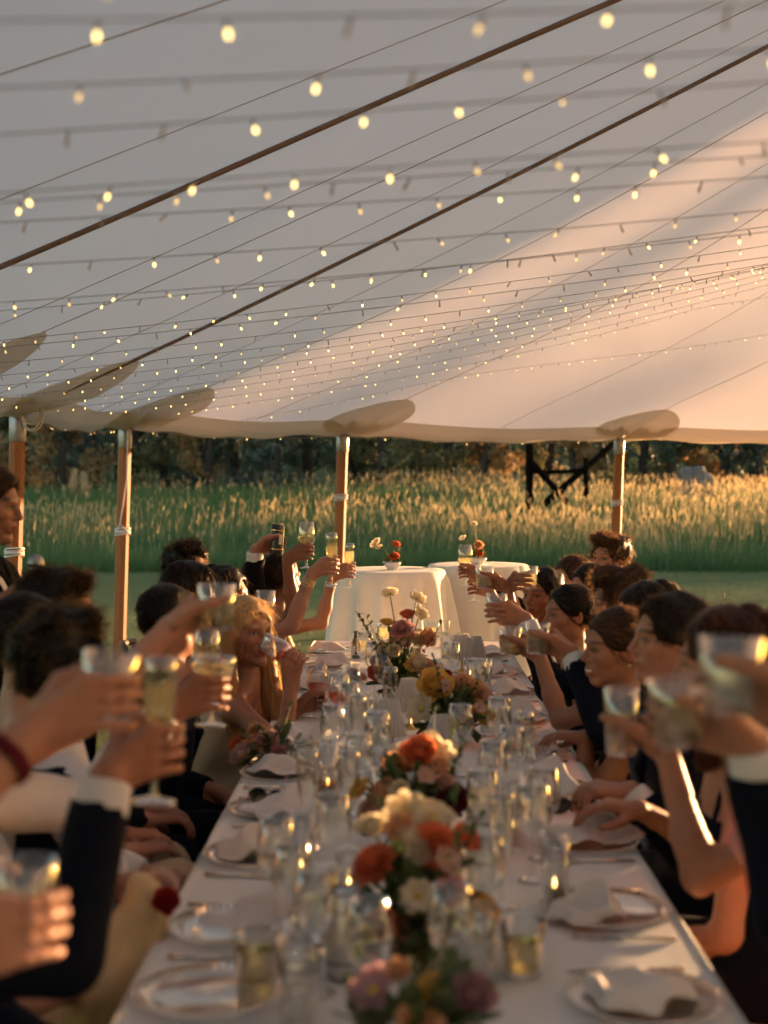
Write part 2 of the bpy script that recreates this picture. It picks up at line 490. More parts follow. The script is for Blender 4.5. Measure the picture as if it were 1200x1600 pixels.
def make_tree(x, y, H, W, leaf, seed, label, n=2600, low=0.15, lean=0.0, size=0.10, name='broadleaf_tree'):
    r = np.random.default_rng(seed)
    z = float(ground_z(x, y)) - 0.05
    root = empty(name, (x, y, z))
    tag(root, label, 'tree', 'trees along the far edge of the meadow')
    tb = MB()
    hh = np.linspace(0, 0.85 * H, 7)
    tx = lean * hh + np.cumsum(r.normal(0, 0.06, 7)); ty = np.cumsum(r.normal(0, 0.06, 7))
    tr = np.linspace(0.10 + 0.018 * H, 0.03, 7)
    tp = np.stack((tx - tx[0], ty - ty[0], hh), 1)
    tb.tube(tp, tr, 7)
    cs, rads = [], []
    for i in range(int(13 + H)):
        s = r.uniform(low, 0.98); a = r.uniform(0, 2 * PI)
        base = tp[min(6, int(s * 6.5))]
        reach = W * (0.25 + 0.75 * math.sin(PI * min(1, 0.18 + 0.8 * s)) ** 0.8) * r.uniform(0.45, 1.0)
        e = np.array((base[0] + math.cos(a) * reach, base[1] + math.sin(a) * reach, s * H + r.uniform(-.1, .35)))
        st = base * np.array((1, 1, 0.8))
        mid = (st + e) / 2 + np.array((0, 0, -0.08 * reach))
        tb.tube([st, mid, e], [0.04, 0.028, 0.012], 5)
        cs.append(e); rads.append(W * r.uniform(0.26, 0.48))
        cs.append((mid + e) / 2); rads.append(W * r.uniform(0.16, 0.3))
    tb.build('trunk', MATS['bark'], root)
    V, F = leaf_cloud(np.array(cs), n, np.array(rads), size, seed + 100)
    link('crown', mesh_np('crown', V, F, False, (LEAFM[leaf],)), root)
    return root

ORD = ['first', 'second', 'third', 'fourth', 'fifth', 'sixth', 'seventh', 'eighth', 'ninth', 'tenth', 'eleventh', 'twelfth', 'thirteenth',
       'fourteenth', 'fifteenth', 'sixteenth', 'seventeenth', 'eighteenth', 'nineteenth', 'twentieth', 'twenty first', 'twenty second',
       'twenty third', 'twenty fourth', 'twenty fifth', 'twenty sixth', 'twenty seventh', 'twenty eighth', 'twenty ninth', 'thirtieth']
def build_trees():
    spec = [  # px, depth, H, W, leaf
        (-40, 47, 6.5, 1.9, 0), (40, 50, 7, 2.0, 2), (95, 46, 5.2, 1.5, 2), (150, 52, 8, 2.2, 3), (205, 48, 6, 1.6, 1), (262, 50, 7.5, 2.1, 3),
        (320, 47, 4.6, 1.5, 2), (372, 51, 7, 2.0, 0), (425, 46, 5, 1.7, 3), (480, 50, 7, 1.9, 0), (545, 48, 6, 1.9, 0), (600, 46, 4.2, 1.5, 1),
        (650, 50, 7.5, 2.0, 0), (705, 47, 5.5, 1.7, 1), (752, 45, 4.2, 1.3, 2), (800, 49, 6.6, 1.8, 2), (850, 47, 5, 1.4, 1), (893, 44.5, 3.4, 1.0, 2),
        (940, 49, 7.0, 1.8, 3), (1000, 46, 5.6, 1.7, 1), (1045, 45, 6.4, 1.5, 0), (1095, 48, 6.0, 1.7, 2), (1140, 47, 5.2, 1.4, 3), (1185, 49, 5.6, 1.5, 2), (1235, 48, 5.0, 1.5, 1)]
    kinds = ['dark evergreen', 'olive green', 'rust tinged', 'blue green']
    for i, (px, d, H, W, lf) in enumerate(spec):
        make_tree((px - VPX) / FPX * d, d, H, W, lf, 40 + i, f'{kinds[lf]} tree at the meadow edge, {ORD[i]} from the left in the front row',
                  low=0.04 if i % 3 else 0.14, n=3000, lean=0.05 * (-1) ** i)
    r = np.random.default_rng(5)
    cs = []
    for i in range(150):                                   # the wood behind reads as one dark mass
        d = r.uniform(56, 82); px = r.uniform(-260, 1230)
        x = (px - VPX) / FPX * d; z = float(ground_z(x, d))
        for k in range(7): cs.append((x + r.normal(0, .9), d + r.normal(0, .9), z + r.uniform(0.2, 6.5)))
    V, F = leaf_cloud(np.array(cs), 40000, r.uniform(0.7, 1.5, len(cs)), 0.22, 77)
    o = link('far_wood', mesh_np('far_wood', V, F, False, (LEAFM[0],)))
    tag(o, 'dark wood behind the row of trees', 'wood', kind='stuff')
build_trees()

# ---- dark timber fence with crossed braces, boulder, stump standing in for a glow
principled('fence_wood', (0.010, 0.007, 0.005), 1.0, spec=0.0, noise=0.4, nscale=9, bump=0.5, bscale=25)
def logp(root, name, p, q, r0, r1, sag=0.0):
    m = MB(); p, q = np.array(p), np.array(q)
    t = np.linspace(0, 1, 6)[:, None]
    pts = p + (q - p) * t + np.array((0, 0, -sag)) * np.sin(PI * t)
    m.tube(pts, np.linspace(r0, r1, 6) * (1 + 0.06 * np.sin(np.arange(6) * 2.1)), 9)
    return m.build(name, MATS['fence_wood'], root)
def build_fence():
    d = 32.0
    b = at(827, 785, d)
    root = empty('timber_fence', (b[0], b[1], float(ground_z(b[0], b[1]))))
    tag(root, 'dark log fence with crossed braces standing in the meadow', 'fence')
    def L_(px, py, dd=d): return at(px, py, dd) - np.array(root.location)
    p0 = L_(827, 690); g0 = L_(827, 800)
    logp(root, 'post', g0, p0, 0.09, 0.085)
    p1 = L_(915, 716, 33.2); g1 = L_(915, 800, 33.2)
    logp(root, 'post', g1, p1, 0.07, 0.06)
    logp(root, 'brace', L_(830, 722, 31.8), L_(886, 786, 31.8), 0.075, 0.07)
    logp(root, 'brace', L_(852, 786, 32.1), L_(966, 686, 34.5), 0.085, 0.07)
    logp(root, 'rail', L_(828, 737, 32.2), L_(916, 735, 33.3), 0.055, 0.05, 0.02)
build_fence()

def blob_rock(name, c, s, mat, seed, parent=None):
    r = np.random.default_rng(seed)
    import bmesh
    bm = bmesh.new(); bmesh.ops.create_icosphere(bm, subdivisions=3, radius=1)
    ph = r.uniform(0, 6, 9); dv = r.normal(0, 1, (3, 3))
    for v in bm.verts:
        p = np.array(v.co)
        k = 1 + 0.16 * math.sin(2.2 * p @ dv[0] + ph[0]) + 0.1 * math.sin(4.1 * p @ dv[1] + ph[1]) + 0.05 * math.sin(8 * p @ dv[2] + ph[2])
        q = p * k; q = np.sign(q) * np.minimum(abs(q), 0.85)
        v.co = Vector(q * np.array(s))
    me = bpy.data.meshes.new(name); bm.to_mesh(me); bm.free(); me.materials.append(mat)
    return link(name, me, parent, loc=c)
principled('boulder_stone', (0.24, 0.19, 0.17), 0.9, noise=0.5, nscale=3, bump=0.7, bscale=8)
principled('glow_stump_wood', (0.40, 0.24, 0.12), 0.9, noise=0.4, nscale=6, bump=0.6, bscale=14)
b = at(1085, 765, 38.0)
o = blob_rock('boulder', (b[0], b[1], float(ground_z(b[0], b[1])) + 0.55), (0.5, 0.35, 0.62), MATS['boulder_stone'], 3)
tag(o, 'pale boulder in the dry grass below the trees on the right', 'rock')
b = at(122, 760, 42.0)  # stump shape put in for an orange glow between the trees
root = empty('glow_stump', (b[0], b[1], float(ground_z(b[0], b[1])))); tag(root, 'split tree stump standing in for an orange glow at the meadow edge on the left', 'stump')
for dx, hgt in ((-0.14, 0.95), (0.16, 0.85)):
    m = MB(); m.tube([(dx, 0, -0.05), (dx * 1.1, 0, hgt * .5), (dx * 0.8, 0.02, hgt)], [0.17, 0.13, 0.08], 9); m.build('glow_stump_half', MATS['glow_stump_wood'], root)

# ================================================================== TENT
EAVE = 2.10
PEAKS = [np.array((6.2, 5.9, 6.0)), np.array((6.2, -3.5, 6.0))]
POLES = [  # x, y, peak index, counted clockwise from behind the camera on the left
    (-1.6, -8.6, 1), (-2.5, -6.2, 1), (-2.8, -3.6, 1), (-2.85, -1.2, 0), (-2.85, 1.2, 0), (-2.8, 3.55, 0), (-2.72, 5.9, 0), (-2.98, 8.25, 0), (-2.72, 10.1, 0),
    (-2.40, 12.4, 0), (-0.58, 14.3, 0), (2.47, 16.1, 0), (5.7, 15.4, 0), (7.9, 12.8, 0), (9.1, 9.6, 0), (9.8, 6.4, 0), (10.0, 2.5, 0),  # unseen right side pulled inward so the low sun clears the eave
    (10.2, -1.5, 1), (10.2, -5.5, 1), (9.4, -9.0, 1), (7.4, -11.2, 1), (3.4, -11.4, 1), (0.3, -10.4, 1)]
NP_ = len(POLES)
def prof(t): return 0.80 * t + 0.20 * t * t
def _cr(p0, p1, p2, p3, s):
    return 0.5 * (2 * p1 + (p2 - p0) * s + (2 * p0 - 5 * p1 + 4 * p2 - p3) * s ** 2 + (3 * p1 - p0 - 3 * p2 + p3) * s ** 3)
PXY = np.array([p[:2] for p in POLES])
def eave_xy(q):
    """q: fractional pole index -> point on the smooth eave line"""
    q = np.asarray(q, float) % NP_
    i = np.floor(q).astype(int); s = (q - i)[..., None]
    c = _cr(PXY[(i - 1) % NP_], PXY[i % NP_], PXY[(i + 1) % NP_], PXY[(i + 2) % NP_], s)
    l = PXY[i % NP_] * (1 - s) + PXY[(i + 1) % NP_] * s
    return 0.6 * c + 0.4 * l
SIDE = {0: [i for i in range(NP_) if POLES[i][2] == 0], 1: [i for i in range(NP_) if POLES[i][2] == 1]}
_qt = np.linspace(3, 16, 1301); _et = eave_xy(_qt) - PEAKS[0][:2]
_an = np.unwrap(np.arctan2(_et[:, 1], _et[:, 0])); _rt = np.hypot(_et[:, 0], _et[:, 1])
_o = np.argsort(_an); _an, _rt, _qs = _an[_o], _rt[_o], _qt[_o]
_ga = np.linspace(_an[0], _an[-1], 1200); _gr = np.interp(_ga, _an, _rt)
_kk = np.exp(-0.5 * (np.arange(-420, 421) / 75.0) ** 2); _kk /= _kk.sum()
_pad = np.concatenate((np.full(420, _gr[0]), _gr, np.full(420, _gr[-1])))
_gs = np.convolve(_pad, _kk, 'valid')
_kw = np.exp(-0.5 * (np.arange(-420, 421) / 165.0) ** 2); _kw /= _kw.sum()
_gq = np.interp(_ga, _an, _qs); _bw = np.clip((_gq - 7.0) / 2.5, 0, 1); _bw = _bw * _bw * (3 - 2 * _bw)
_gs = _gs * (1 - _bw) + np.convolve(_pad, _kw, 'valid') * _bw
_q2s = (_qt, np.interp(np.unwrap(np.arctan2(_et[:, 1], _et[:, 0])), _ga, _gs), np.hypot(_et[:, 0], _et[:, 1]))
def surf_z(q, t, apexz, smooth=True):
    """q: fractional pole index, t: 0 at the eave, 1 at the peak; level lines grow rounder away from the eave"""
    q = np.asarray(q, float); t = np.asarray(t, float)
    w = np.sin(PI * (q % 1.0)) ** 2
    te = t
    if smooth:
        ok = (q >= 3) & (q <= 16)
        R = np.interp(q, _q2s[0], _q2s[2]); Rs = np.interp(q, _q2s[0], _q2s[1])
        x = np.clip(t / 0.45, 0, 1); b = x * x * (3 - 2 * x)
        te = np.where(ok, 1 - R * (1 - t) / (R + (Rs - R) * b), t)
    return EAVE - 0.05 * w * (1 - t) + (apexz - EAVE) * prof(te) - 0.02 * w * np.sin(PI * np.clip(t, 0, 1))
def canopy_z(x, y):
    """height of the cloth in the part of the tent round the first peak"""
    dx = np.asarray(x, float) - PEAKS[0][0]; dy = np.asarray(y, float) - PEAKS[0][1]
    an = np.arctan2(dy, dx)
    mid = 0.5 * (_an[0] + _an[-1])
    an = mid + (an - mid + PI) % (2 * PI) - PI
    R = np.interp(an, _an, _rt); q = np.interp(an, _an, _qs)
    return surf_z(q, 1 - np.hypot(dx, dy) / R, PEAKS[0][2])
def build_tent():
    root = empty('sailcloth_tent', (6.2, 5.9, 0))
    tag(root, 'large white sailcloth tent with timber side poles around the dinner table', 'tent')
    off = -np.array((6.2, 5.9, 0))
    V, F, n = [], [], 0
    NT = 26
    def sheet(q, P, ridge=None):
        nonlocal n
        t = np.linspace(0, 1, NT + 1)[None, :]
        if ridge is None:
            e = eave_xy(q); x = e[:, :1] + (P[0] - e[:, :1]) * t; y = e[:, 1:] + (P[1] - e[:, 1:]) * t
            z = surf_z(q[:, None] + 0 * t, t + 0 * q[:, None], P[2]); k = len(q)
        else:
            A, B0, B1 = ridge; u = np.linspace(0, 1, 20)[:, None]; k = 20
            rx = B0[0] + (B1[0] - B0[0]) * u; ry = B0[1] + (B1[1] - B0[1]) * u
            x = A[0] + (rx - A[0]) * t; y = A[1] + (ry - A[1]) * t
            z = EAVE + (P[2] - 0.35 * np.sin(PI * u) - EAVE) * prof(t)
        v = np.stack((x, y, z), -1).reshape(-1, 3)
        i = np.arange(k - 1)[:, None] * (NT + 1) + np.arange(NT)[None, :]
        V.append(v); F.append(np.stack((i, i + NT + 1, i + NT + 2, i + 1), -1).reshape(-1, 4) + n); n += len(v)
    sheet(np.linspace(3, 16, 13 * 12 + 1), PEAKS[0])
    sheet(np.linspace(17, 17 + 8, 8 * 12 + 1), PEAKS[1])
    sheet(np.linspace(16, 17, 13), PEAKS[0]); sheet(None, PEAKS[0], (PXY[17], PEAKS[0], PEAKS[1]))
    sheet(np.linspace(2, 3, 13), PEAKS[0]); sheet(None, PEAKS[0], (PXY[2], PEAKS[1], PEAKS[0]))
    cn = link('canopy', mesh_np('canopy', np.concatenate(V) + off, np.concatenate(F), True, (MATS['sailcloth'],)), root)
    # seams and hem belong to the canopy
    def strip(p0, P, r, name, mat, t0=0.0, t1=1.0, cz=None):
        t = np.linspace(t0, t1, 40)
        x = p0[0] + (P[0] - p0[0]) * t; y = p0[1] + (P[1] - p0[1]) * t
        z = cz(t) - 0.006 - r
        m = MB(); m.tube(np.stack((x, y, z), 1) + off, r, 6); m.build(name, mat, cn)
    for i, (px, py, k) in enumerate(POLES):
        P = PEAKS[k]
        thick = i in (6, 8, 3, 12, 15, 18, 21)
        strip((px, py), P, 0.0125 if thick else 0.0028, 'ridge_webbing' if thick else 'seam', MATS['webbing' if thick else 'thin_seam'],
              cz=lambda t, P=P, i=i: surf_z(np.full_like(t, float(i)), t, P[2]))
    for i in range(4, 14):
        for uu in (0.5,):
            p = eave_xy(i + uu)
            strip(p, PEAKS[0], 0.002, 'seam', MATS['thin_seam'], cz=lambda t, uu=uu, i=i: surf_z(np.full_like(t, i + uu), t, PEAKS[0][2]))
    for i in range(NP_):
        P = PEAKS[POLES[i][2]] if i != 2 else PEAKS[0]
        u = np.linspace(0, 1, 25); e = eave_xy(i + u * 0.9999)
        rows = []
        for t, dz in ((0.030, -0.012), (0.015, -0.045), (0.0, -0.065), (0.0, 0.004)):
            bulge = 0.012 * np.sin(u * PI * 7 + i)
            x = e[:, 0] + (P[0] - e[:, 0]) * t; y = e[:, 1] + (P[1] - e[:, 1]) * t
            rows.append(np.stack((x, y, surf_z(i + u * .9999, np.full_like(u, t), P[2]) + dz + (bulge if dz < -0.02 else 0)), 1))
        v = np.concatenate(rows) + off
        f = [(a * 25 + j, a * 25 + j + 1, (a + 1) * 25 + j + 1, (a + 1) * 25 + j) for a in range(3) for j in range(24)]
        link('hem', mesh_np('hem', v, np.array(f), True, (MATS['sailcloth_patch'],)), cn)
    # leaf shaped reinforcement at every pole, with pleats
    for i, (px, py, k) in enumerate(POLES):
        if not 3 <= i <= 16: continue
        P = PEAKS[k]; a = np.array((px, py)); dd = P[:2] - a; dd = dd / np.linalg.norm(dd); nn = np.array((-dd[1], dd[0]))
        s = np.linspace(0, 1, 22)[:, None]; w = np.linspace(-1, 1, 23)[None, :]
        wid = 0.46 * np.sin(PI * np.clip(s, 0.0, 1) ** 0.7) ** 0.65 + 0.004
        lat = w * wid; lon = 0.03 + 0.98 * s - 0.0 * w
        x = a[0] + dd[0] * lon + nn[0] * lat; y = a[1] + dd[1] * lon + nn[1] * lat
        ang_ = np.arctan2(lat, lon + 0.12)
        ple = 0.11 * np.abs(((ang_ * 4.2 + 0.4 * i) % 2) - 1) ** 1.5 * np.clip(s * 3, 0, 1) * (1 - s) ** 0.6 * (1 - w ** 2) ** 0.7
        z = canopy_z(x, y) - 0.012 - ple - 0.01 * (1 - s)
        v = np.stack((x, y, z), -1).reshape(-1, 3) + off
        ii = np.arange(21)[:, None] * 23 + np.arange(22)[None, :]
        f = np.stack((ii, ii + 23, ii + 24, ii + 1), -1).reshape(-1, 4)
        link('reinforcement', mesh_np('reinforcement', v, f, True, (MATS['sailcloth_patch'],)), cn)
    # side poles
    for i, (px, py, k) in enumerate(POLES):
        out = np.array((px, py)) - PEAKS[k][:2]; out /= np.linalg.norm(out)
        foot = np.array((px, py)) + out * 0.03 + np.array((-0.05, 0))
        T = np.array((px, py, EAVE - 0.015)); B_ = np.array((foot[0], foot[1], -0.05))
        ax = T - B_; Ln = np.linalg.norm(ax); ax /= Ln
        m = MB(); m.tube([B_ + off, B_ + ax * (Ln - 0.2) + off], 0.0575, 8)
        po = m.build('side_pole', MATS['pole_wood'], root); autosmooth(po, 30)
        m = MB()
        q = [B_ + ax * s + off for s in (Ln - 0.215, Ln - 0.21, Ln - 0.05, Ln - 0.03, Ln)]
        m.tube(q, [0.0585, 0.0615, 0.0615, 0.05, 0.02], 16); m.build('metal_cap', MATS['steel'], po)
        # tie of white rope
        m = MB()
        zt = (1.10, 0.0, 1.52, 1.36)[i % 4] if i not in (9, 10, 11) else {9: 1.16, 10: 1.43, 11: 1.34}[i]
        if zt > 0:
            a = np.linspace(0, 2 * PI * 5, 90)
            h = zt + 0.012 * a / (2 * PI) + 0.006 * np.sin(a * 1.3)
            c = B_[None, :] + ax[None, :] * (h / ax[2])[:, None]
            pts = c + np.stack((np.cos(a) * 0.066, np.sin(a) * 0.066, 0 * a), 1)
            m.tube(pts + off, 0.0065, 6)
            if i in (9,):
                e = T + np.array((0.03, -0.065, -0.06)); kx = B_ + ax * (zt + 0.10) + np.array((-0.01, -0.075, 0))
                m.tube([e + off, (e + kx) / 2 + np.array((0.03, -0.01, 0)) + off, kx + off, B_ + ax * (zt + 0.03) + np.array((0.055, -0.05, 0)) + off], 0.006, 6)
                m.tube([kx + off, B_ + ax * (zt + 0.02) + np.array((-0.055, -0.045, 0)) + off], 0.006, 6)
            m.build('rope_tie', MATS['rope_white'], po)
        if i == 8:     # coil of spare line hanging at the top
            m = MB(); a = np.linspace(0, 2 * PI * 4, 120)
            rr = 0.075 + 0.012 * np.sin(a * 0.37)
            pts = T + np.stack((0.11 + rr * np.cos(a), -0.05 + 0.012 * np.sin(a * .5), 0.0 + (0.095 + 0.03 * np.sin(a * .23)) * np.sin(a) - 0.02), 1)
            m.tube(pts + off, 0.007, 6); m.build('rope_coil', MATS['rope_white'], po)
    # centre poles
    for P in PEAKS:
        m = MB(); m.tube([np.array((P[0], P[1], 0.0)) + off, P + off], 0.085, 10)
        autosmooth(m.build('centre_pole', MATS['pole_wood'], root), 30)
build_tent()

# ---- guy lines outside and fairy light strings inside
def build_strings():
    # bulb prototypes: black socket, tapered glass envelope
    def bulb_mesh(nm, mat):
        m = MB()
        m.lathe([(0.0005, 0.0), (0.0024, -0.001), (0.0023, -0.012), (0.0023, -0.013)], 6, m=0)
        m.lathe([(0.0025, -0.013), (0.0036, -0.016), (0.0037, -0.019), (0.0026, -0.023), (0.0004, -0.025)], 8, m=1)
        return m.mesh(nm, (MATS['cord'], mat))
    bm_ = [bulb_mesh('bulb', MATS['bulb_a']), bulb_mesh('bulb', MATS['bulb_b']), bulb_mesh('bulb', MATS['bulb_c'])]
    r = np.random.default_rng(21)
    ds = [1.42, 1.62, 1.86, 2.14, 2.45, 2.8, 3.2, 3.65, 4.15, 4.7, 5.3, 5.9, 6.5, 7.1, 7.7, 8.4, 9.1, 9.9, 10.8, 11.8, 12.8]
    for i, d in enumerate(ds):
        f = i / (len(ds) - 1)
        halfl = 0.31 * d + 0.35; halfr = 0.30 * d + 0.45
        x0 = -min(2.75, halfl + 0.2) if d < 10 else -2.7 + (d - 10) * 0.45
        x1 = halfr + 0.2
        n = 60
        s = np.linspace(0, 1, n); x = x0 + (x1 - x0) * s
        slope = 0.045 + 0.11 * min(1, f * 1.4)
        zl = 2.075 + 0.03 * r.normal() * (1 if 0 < i < 12 else 0.2)
        xx = x + 2.7
        z = zl + slope * xx * (0.45 + 0.55 * np.clip(xx / 6.0, 0, 1)) * (0.55 + 0.75 * f)
        yy = d + 0.10 * np.sin(x * 0.8 + i) - 0.05 * (x + 0.5) * f * 1.5
        zmax = canopy_z(x, yy) - 0.05
        z = np.minimum(z, zmax)
        pts = np.stack((x, yy, z), 1)
        root = empty('fairy_light_string', pts[0])
        o_ = -pts[0]
        nm = ['nearest the camera', 'second nearest the camera'] + [ORD[k] + ' from the camera' for k in range(2, 30)]
        tag(root, f'string of warm fairy lights below the canopy, {nm[i]}', 'fairy lights', 'fairy light strings below the canopy')
        m = MB(); m.tube(pts + o_, 0.0013, 4); m.build('cord', MATS['cord'], root)
        seg = np.concatenate(([0], np.cumsum(np.linalg.norm(np.diff(pts, axis=0), axis=1))))
        L_ = np.arange(0.05 + r.random() * 0.1, seg[-1] - 0.02, 0.152 if d < 7 else 0.118)
        for j, l in enumerate(L_):
            l = l + r.normal(0, 0.012)
            p = np.array([np.interp(l, seg, pts[:, k]) for k in range(3)])
            k = r.choice(3, p=(0.46, 0.24, 0.30))
            b = link('bulb', bm_[k], root, loc=p + o_ + np.array((0, 0, -0.002)), rot=(r.normal(0, 0.35), r.normal(0, 0.35), 0))
    # one more string tacked along the far eave from pole to pole
    for a, b, lab in ((8, 9, 'left'), (9, 10, 'middle'), (10, 11, 'right')):
        A, B = POLES[a], POLES[b]
        n = 40; s = np.linspace(0, 1, n)
        pts = np.stack((A[0] + (B[0] - A[0]) * s + 0.03, A[1] + (B[1] - A[1]) * s - 0.06, EAVE - 0.06 - 0.05 * np.sin(PI * s) - 0.015 * np.abs(np.sin(s * PI * 6))), 1)
        root = empty('fairy_light_string', pts[0])
        tag(root, f'fairy lights tacked along the far eave, {lab} stretch between the poles', 'fairy lights', 'fairy light strings along the eave')
        m = MB(); m.tube(pts - pts[0], 0.0026, 5); m.build('cord', MATS['cord'], root)
        for j in range(1, 10):
            p = pts[int(np.clip((j + r.uniform(-.6, .6)) * (n - 1) / 10, 0, n - 1))]
            link('bulb', bm_[int(r.choice(3, p=(0.35, 0.3, 0.35)))], root, loc=p - pts[0], rot=(r.normal(0, .5), r.normal(0, .5), 0))
build_strings()

# ================================================================== TABLES
TX0, TX1, TY0, TY1, TZ = -0.455, 0.545, 0.95, 7.45, 0.76
def cloth_noise(x, y):
    return 0.0006 * np.sin(x * 11 + 2 * np.sin(y * 3)) * np.sin(y * 4 + 1.7 * np.sin(x * 5)) + 0.0002 * np.sin(y * 23 + x * 33)
def build_table():
    root = empty('dining_table', (0.045, 4.2, 0))
    tag(root, 'long trestle dining table under the white cloth', 'table')
    o_ = np.array((-0.045, -4.2, 0))
    m = MB(); m.box(np.array((0.045, 4.2, TZ - 0.03)) + o_, (TX1 - TX0 - 0.03, TY1 - TY0 - 0.03, 0.04)); m.build('tabletop', MATS['pole_wood'], root)
    for y in (1.2, 3.1, 5.2, 7.2):
        for x in (-0.33, 0.42):
            m = MB(); m.box(np.array((x, y, (TZ - 0.05) / 2)) + o_, (0.06, 0.06, TZ - 0.05)); m.build('leg', MATS['pole_wood'], root)
    xs = np.linspace(TX0, TX1, 41); ys = np.linspace(TY0, TY1, 160)
    X, Y = np.meshgrid(xs, ys, indexing='ij')
    Z = TZ + cloth_noise(X, Y)
    nx, ny = len(xs), len(ys)
    V = [np.stack((X, Y, Z), -1).reshape(-1, 3)]
    i = np.arange(nx - 1)[:, None] * ny + np.arange(ny - 1)[None, :]
    F = [np.stack((i, i + ny, i + ny + 1, i + 1), -1).reshape(-1, 4)]
    # hanging skirt round the edge
    ring = [(0, j) for j in range(ny)] + [(k, ny - 1) for k in range(1, nx)] + [(nx - 1, j) for j in range(ny - 2, -1, -1)] + [(k, 0) for k in range(nx - 2, 0, -1)]
    base = np.array([k * ny + j for k, j in ring]); top = V[0][base]
    cx, cyy = 0.045, 4.2
    outw = np.zeros_like(top)
    outw[:, 0] = np.where(top[:, 0] <= TX0 + 1e-6, -1, np.where(top[:, 0] >= TX1 - 1e-6, 1, 0))
    outw[:, 1] = np.where(top[:, 1] <= TY0 + 1e-6, -1, np.where(top[:, 1] >= TY1 - 1e-6, 1, 0))
    s = np.arange(len(ring)) * 0.041
    prev = base; n = nx * ny; M_ = len(ring)
    for q, dep in enumerate((0.012, 0.05, 0.12, 0.2, 0.27)):
        wav = (0.006 + 0.02 * dep / 0.27) * np.sin(s * 19 + 2 * np.sin(s * 3.1)) * (dep / 0.27)
        p = top + outw * (0.008 + 0.02 * dep + wav)[:, None]
        p[:, 2] = TZ - dep + 0.01 * np.sin(s * 4) * dep / 0.27
        V.append(p); cur = np.arange(M_) + n; n += M_
        F.append(np.stack((prev, np.roll(prev, -1), np.roll(cur, -1), cur), 1)[:, ::-1])
        prev = cur
    o = link('tablecloth', mesh_np('tablecloth', np.concatenate(V), np.concatenate(F), True, (MATS['linen_table'],)))
    tag(o, 'cream linen cloth covering the long dining table', 'tablecloth')
build_table()

def cocktail(px, py, d, rad, lab, seed):
    c = at(px, py, d); H = c[2]
    root = empty('cocktail_table', (c[0], c[1], 0)); tag(root, f'round cocktail table under the cloth, {lab}', 'table', 'cocktail tables on the lawn')
    m = MB(); m.lathe([(0.001, H - 0.035), (rad - .01, H - 0.035), (rad - .01, H - 0.008), (0.001, H - 0.008)], 32); m.build('tabletop', MATS['pole_wood'], root)
    m = MB(); m.tube([(0, 0, 0.03), (0, 0, H - .03)], 0.035, 12); m.build('post', MATS['steel'], root)
    m = MB(); m.lathe([(0.001, 0.0), (0.24, 0.0), (0.23, 0.02), (0.04, 0.035)], 24); m.build('foot', MATS['steel'], root)
    r = np.random.default_rng(seed)
    na = 160; a = np.arange(na) * 2 * PI / na
    ph = r.uniform(0, 6, 4)
    fold = 0.5 * np.sin(9 * a + ph[0] + 1.2 * np.sin(3 * a + ph[1])) + 0.35 * np.sin(14 * a + ph[2]) + 0.25 * np.sin(5 * a + ph[3])
    V, rows = [], []
    for rr in np.linspace(0.02, rad - 0.008, 9):
        rows.append(np.stack((np.cos(a) * rr, np.sin(a) * rr, np.full(na, H + 0.0015 * math.sin(rr * 40))), 1))
    rows.append(np.stack((np.cos(a) * rad, np.sin(a) * rad, np.full(na, H - 0.007)), 1))
    for s in np.linspace(0.05, 1, 16):
        rr = rad + 0.008 + s * 0.13 + fold * 0.12 * s ** 0.55
        rows.append(np.stack((np.cos(a) * rr, np.sin(a) * rr, np.full(na, (H - 0.01) * (1 - s) + 0.012 * s)), 1))
    V = np.concatenate(rows); k = len(rows)
    ii = np.arange(k - 1)[:, None] * na + np.arange(na)[None, :]; jj = np.arange(k - 1)[:, None] * na + (np.arange(na)[None, :] + 1) % na
    F = np.stack((ii, jj, jj + na, ii + na), -1).reshape(-1, 4)
    o = link('tablecloth', mesh_np('tablecloth', V, F, True, (MATS['linen'],)), loc=(c[0], c[1], 0))
    tag(o, f'floor length ivory cloth draped over the cocktail table, {lab}', 'tablecloth', 'cocktail tablecloths')
    return c
CT1 = cocktail(610, 890, 8.4, 0.322, 'nearer of the two on the left', 4)
CT2 = cocktail(747, 882, 8.95, 0.315, 'farther of the two on the right', 8)

# ================================================================== PEOPLE (bodies grown from blended tapered volumes)
A3 = lambda *v: np.array(v, float)
def nrm(v): return np.asarray(v, float) / (np.linalg.norm(v) + 1e-12)
def cone(a, b, r1, r2, k=0.02): return ('c', np.asarray(a, float), np.asarray(b, float), r1, r2, k, '+')
def ell(c, R, rad, k=0.02, op='+'): return ('e', np.asarray(c, float), np.asarray(R, float), np.asarray(rad, float), None, k, op)
def cut(p, n, k=0.004): return ('p', np.asarray(p, float), nrm(n), None, None, k, '&')   # keep the side against n

def prim_eval(P, X, Y, Z):
    t = P[0]
    if t == 'c':
        a, b, r1, r2 = P[1:5]
        ba = b - a; L2 = float(ba @ ba) + 1e-12
        px, py, pz = X - a[0], Y - a[1], Z - a[2]
        h = np.clip((px * ba[0] + py * ba[1] + pz * ba[2]) / L2, 0, 1)
        return np.sqrt((px - ba[0] * h) ** 2 + (py - ba[1] * h) ** 2 + (pz - ba[2] * h) ** 2) - (r1 + (r2 - r1) * h)
    if t == 'e':
        c, R, rad = P[1:4]
        px, py, pz = X - c[0], Y - c[1], Z - c[2]
        q = [(px * R[0, i] + py * R[1, i] + pz * R[2, i]) for i in range(3)]
        k0 = np.sqrt(sum((q[i] / rad[i]) ** 2 for i in range(3)))
        k1 = np.sqrt(sum((q[i] / rad[i] ** 2) ** 2 for i in range(3))) + 1e-9
        return k0 * (k0 - 1) / k1
    p, n = P[1:3]
    return (X - p[0]) * n[0] + (Y - p[1]) * n[1] + (Z - p[2]) * n[2]

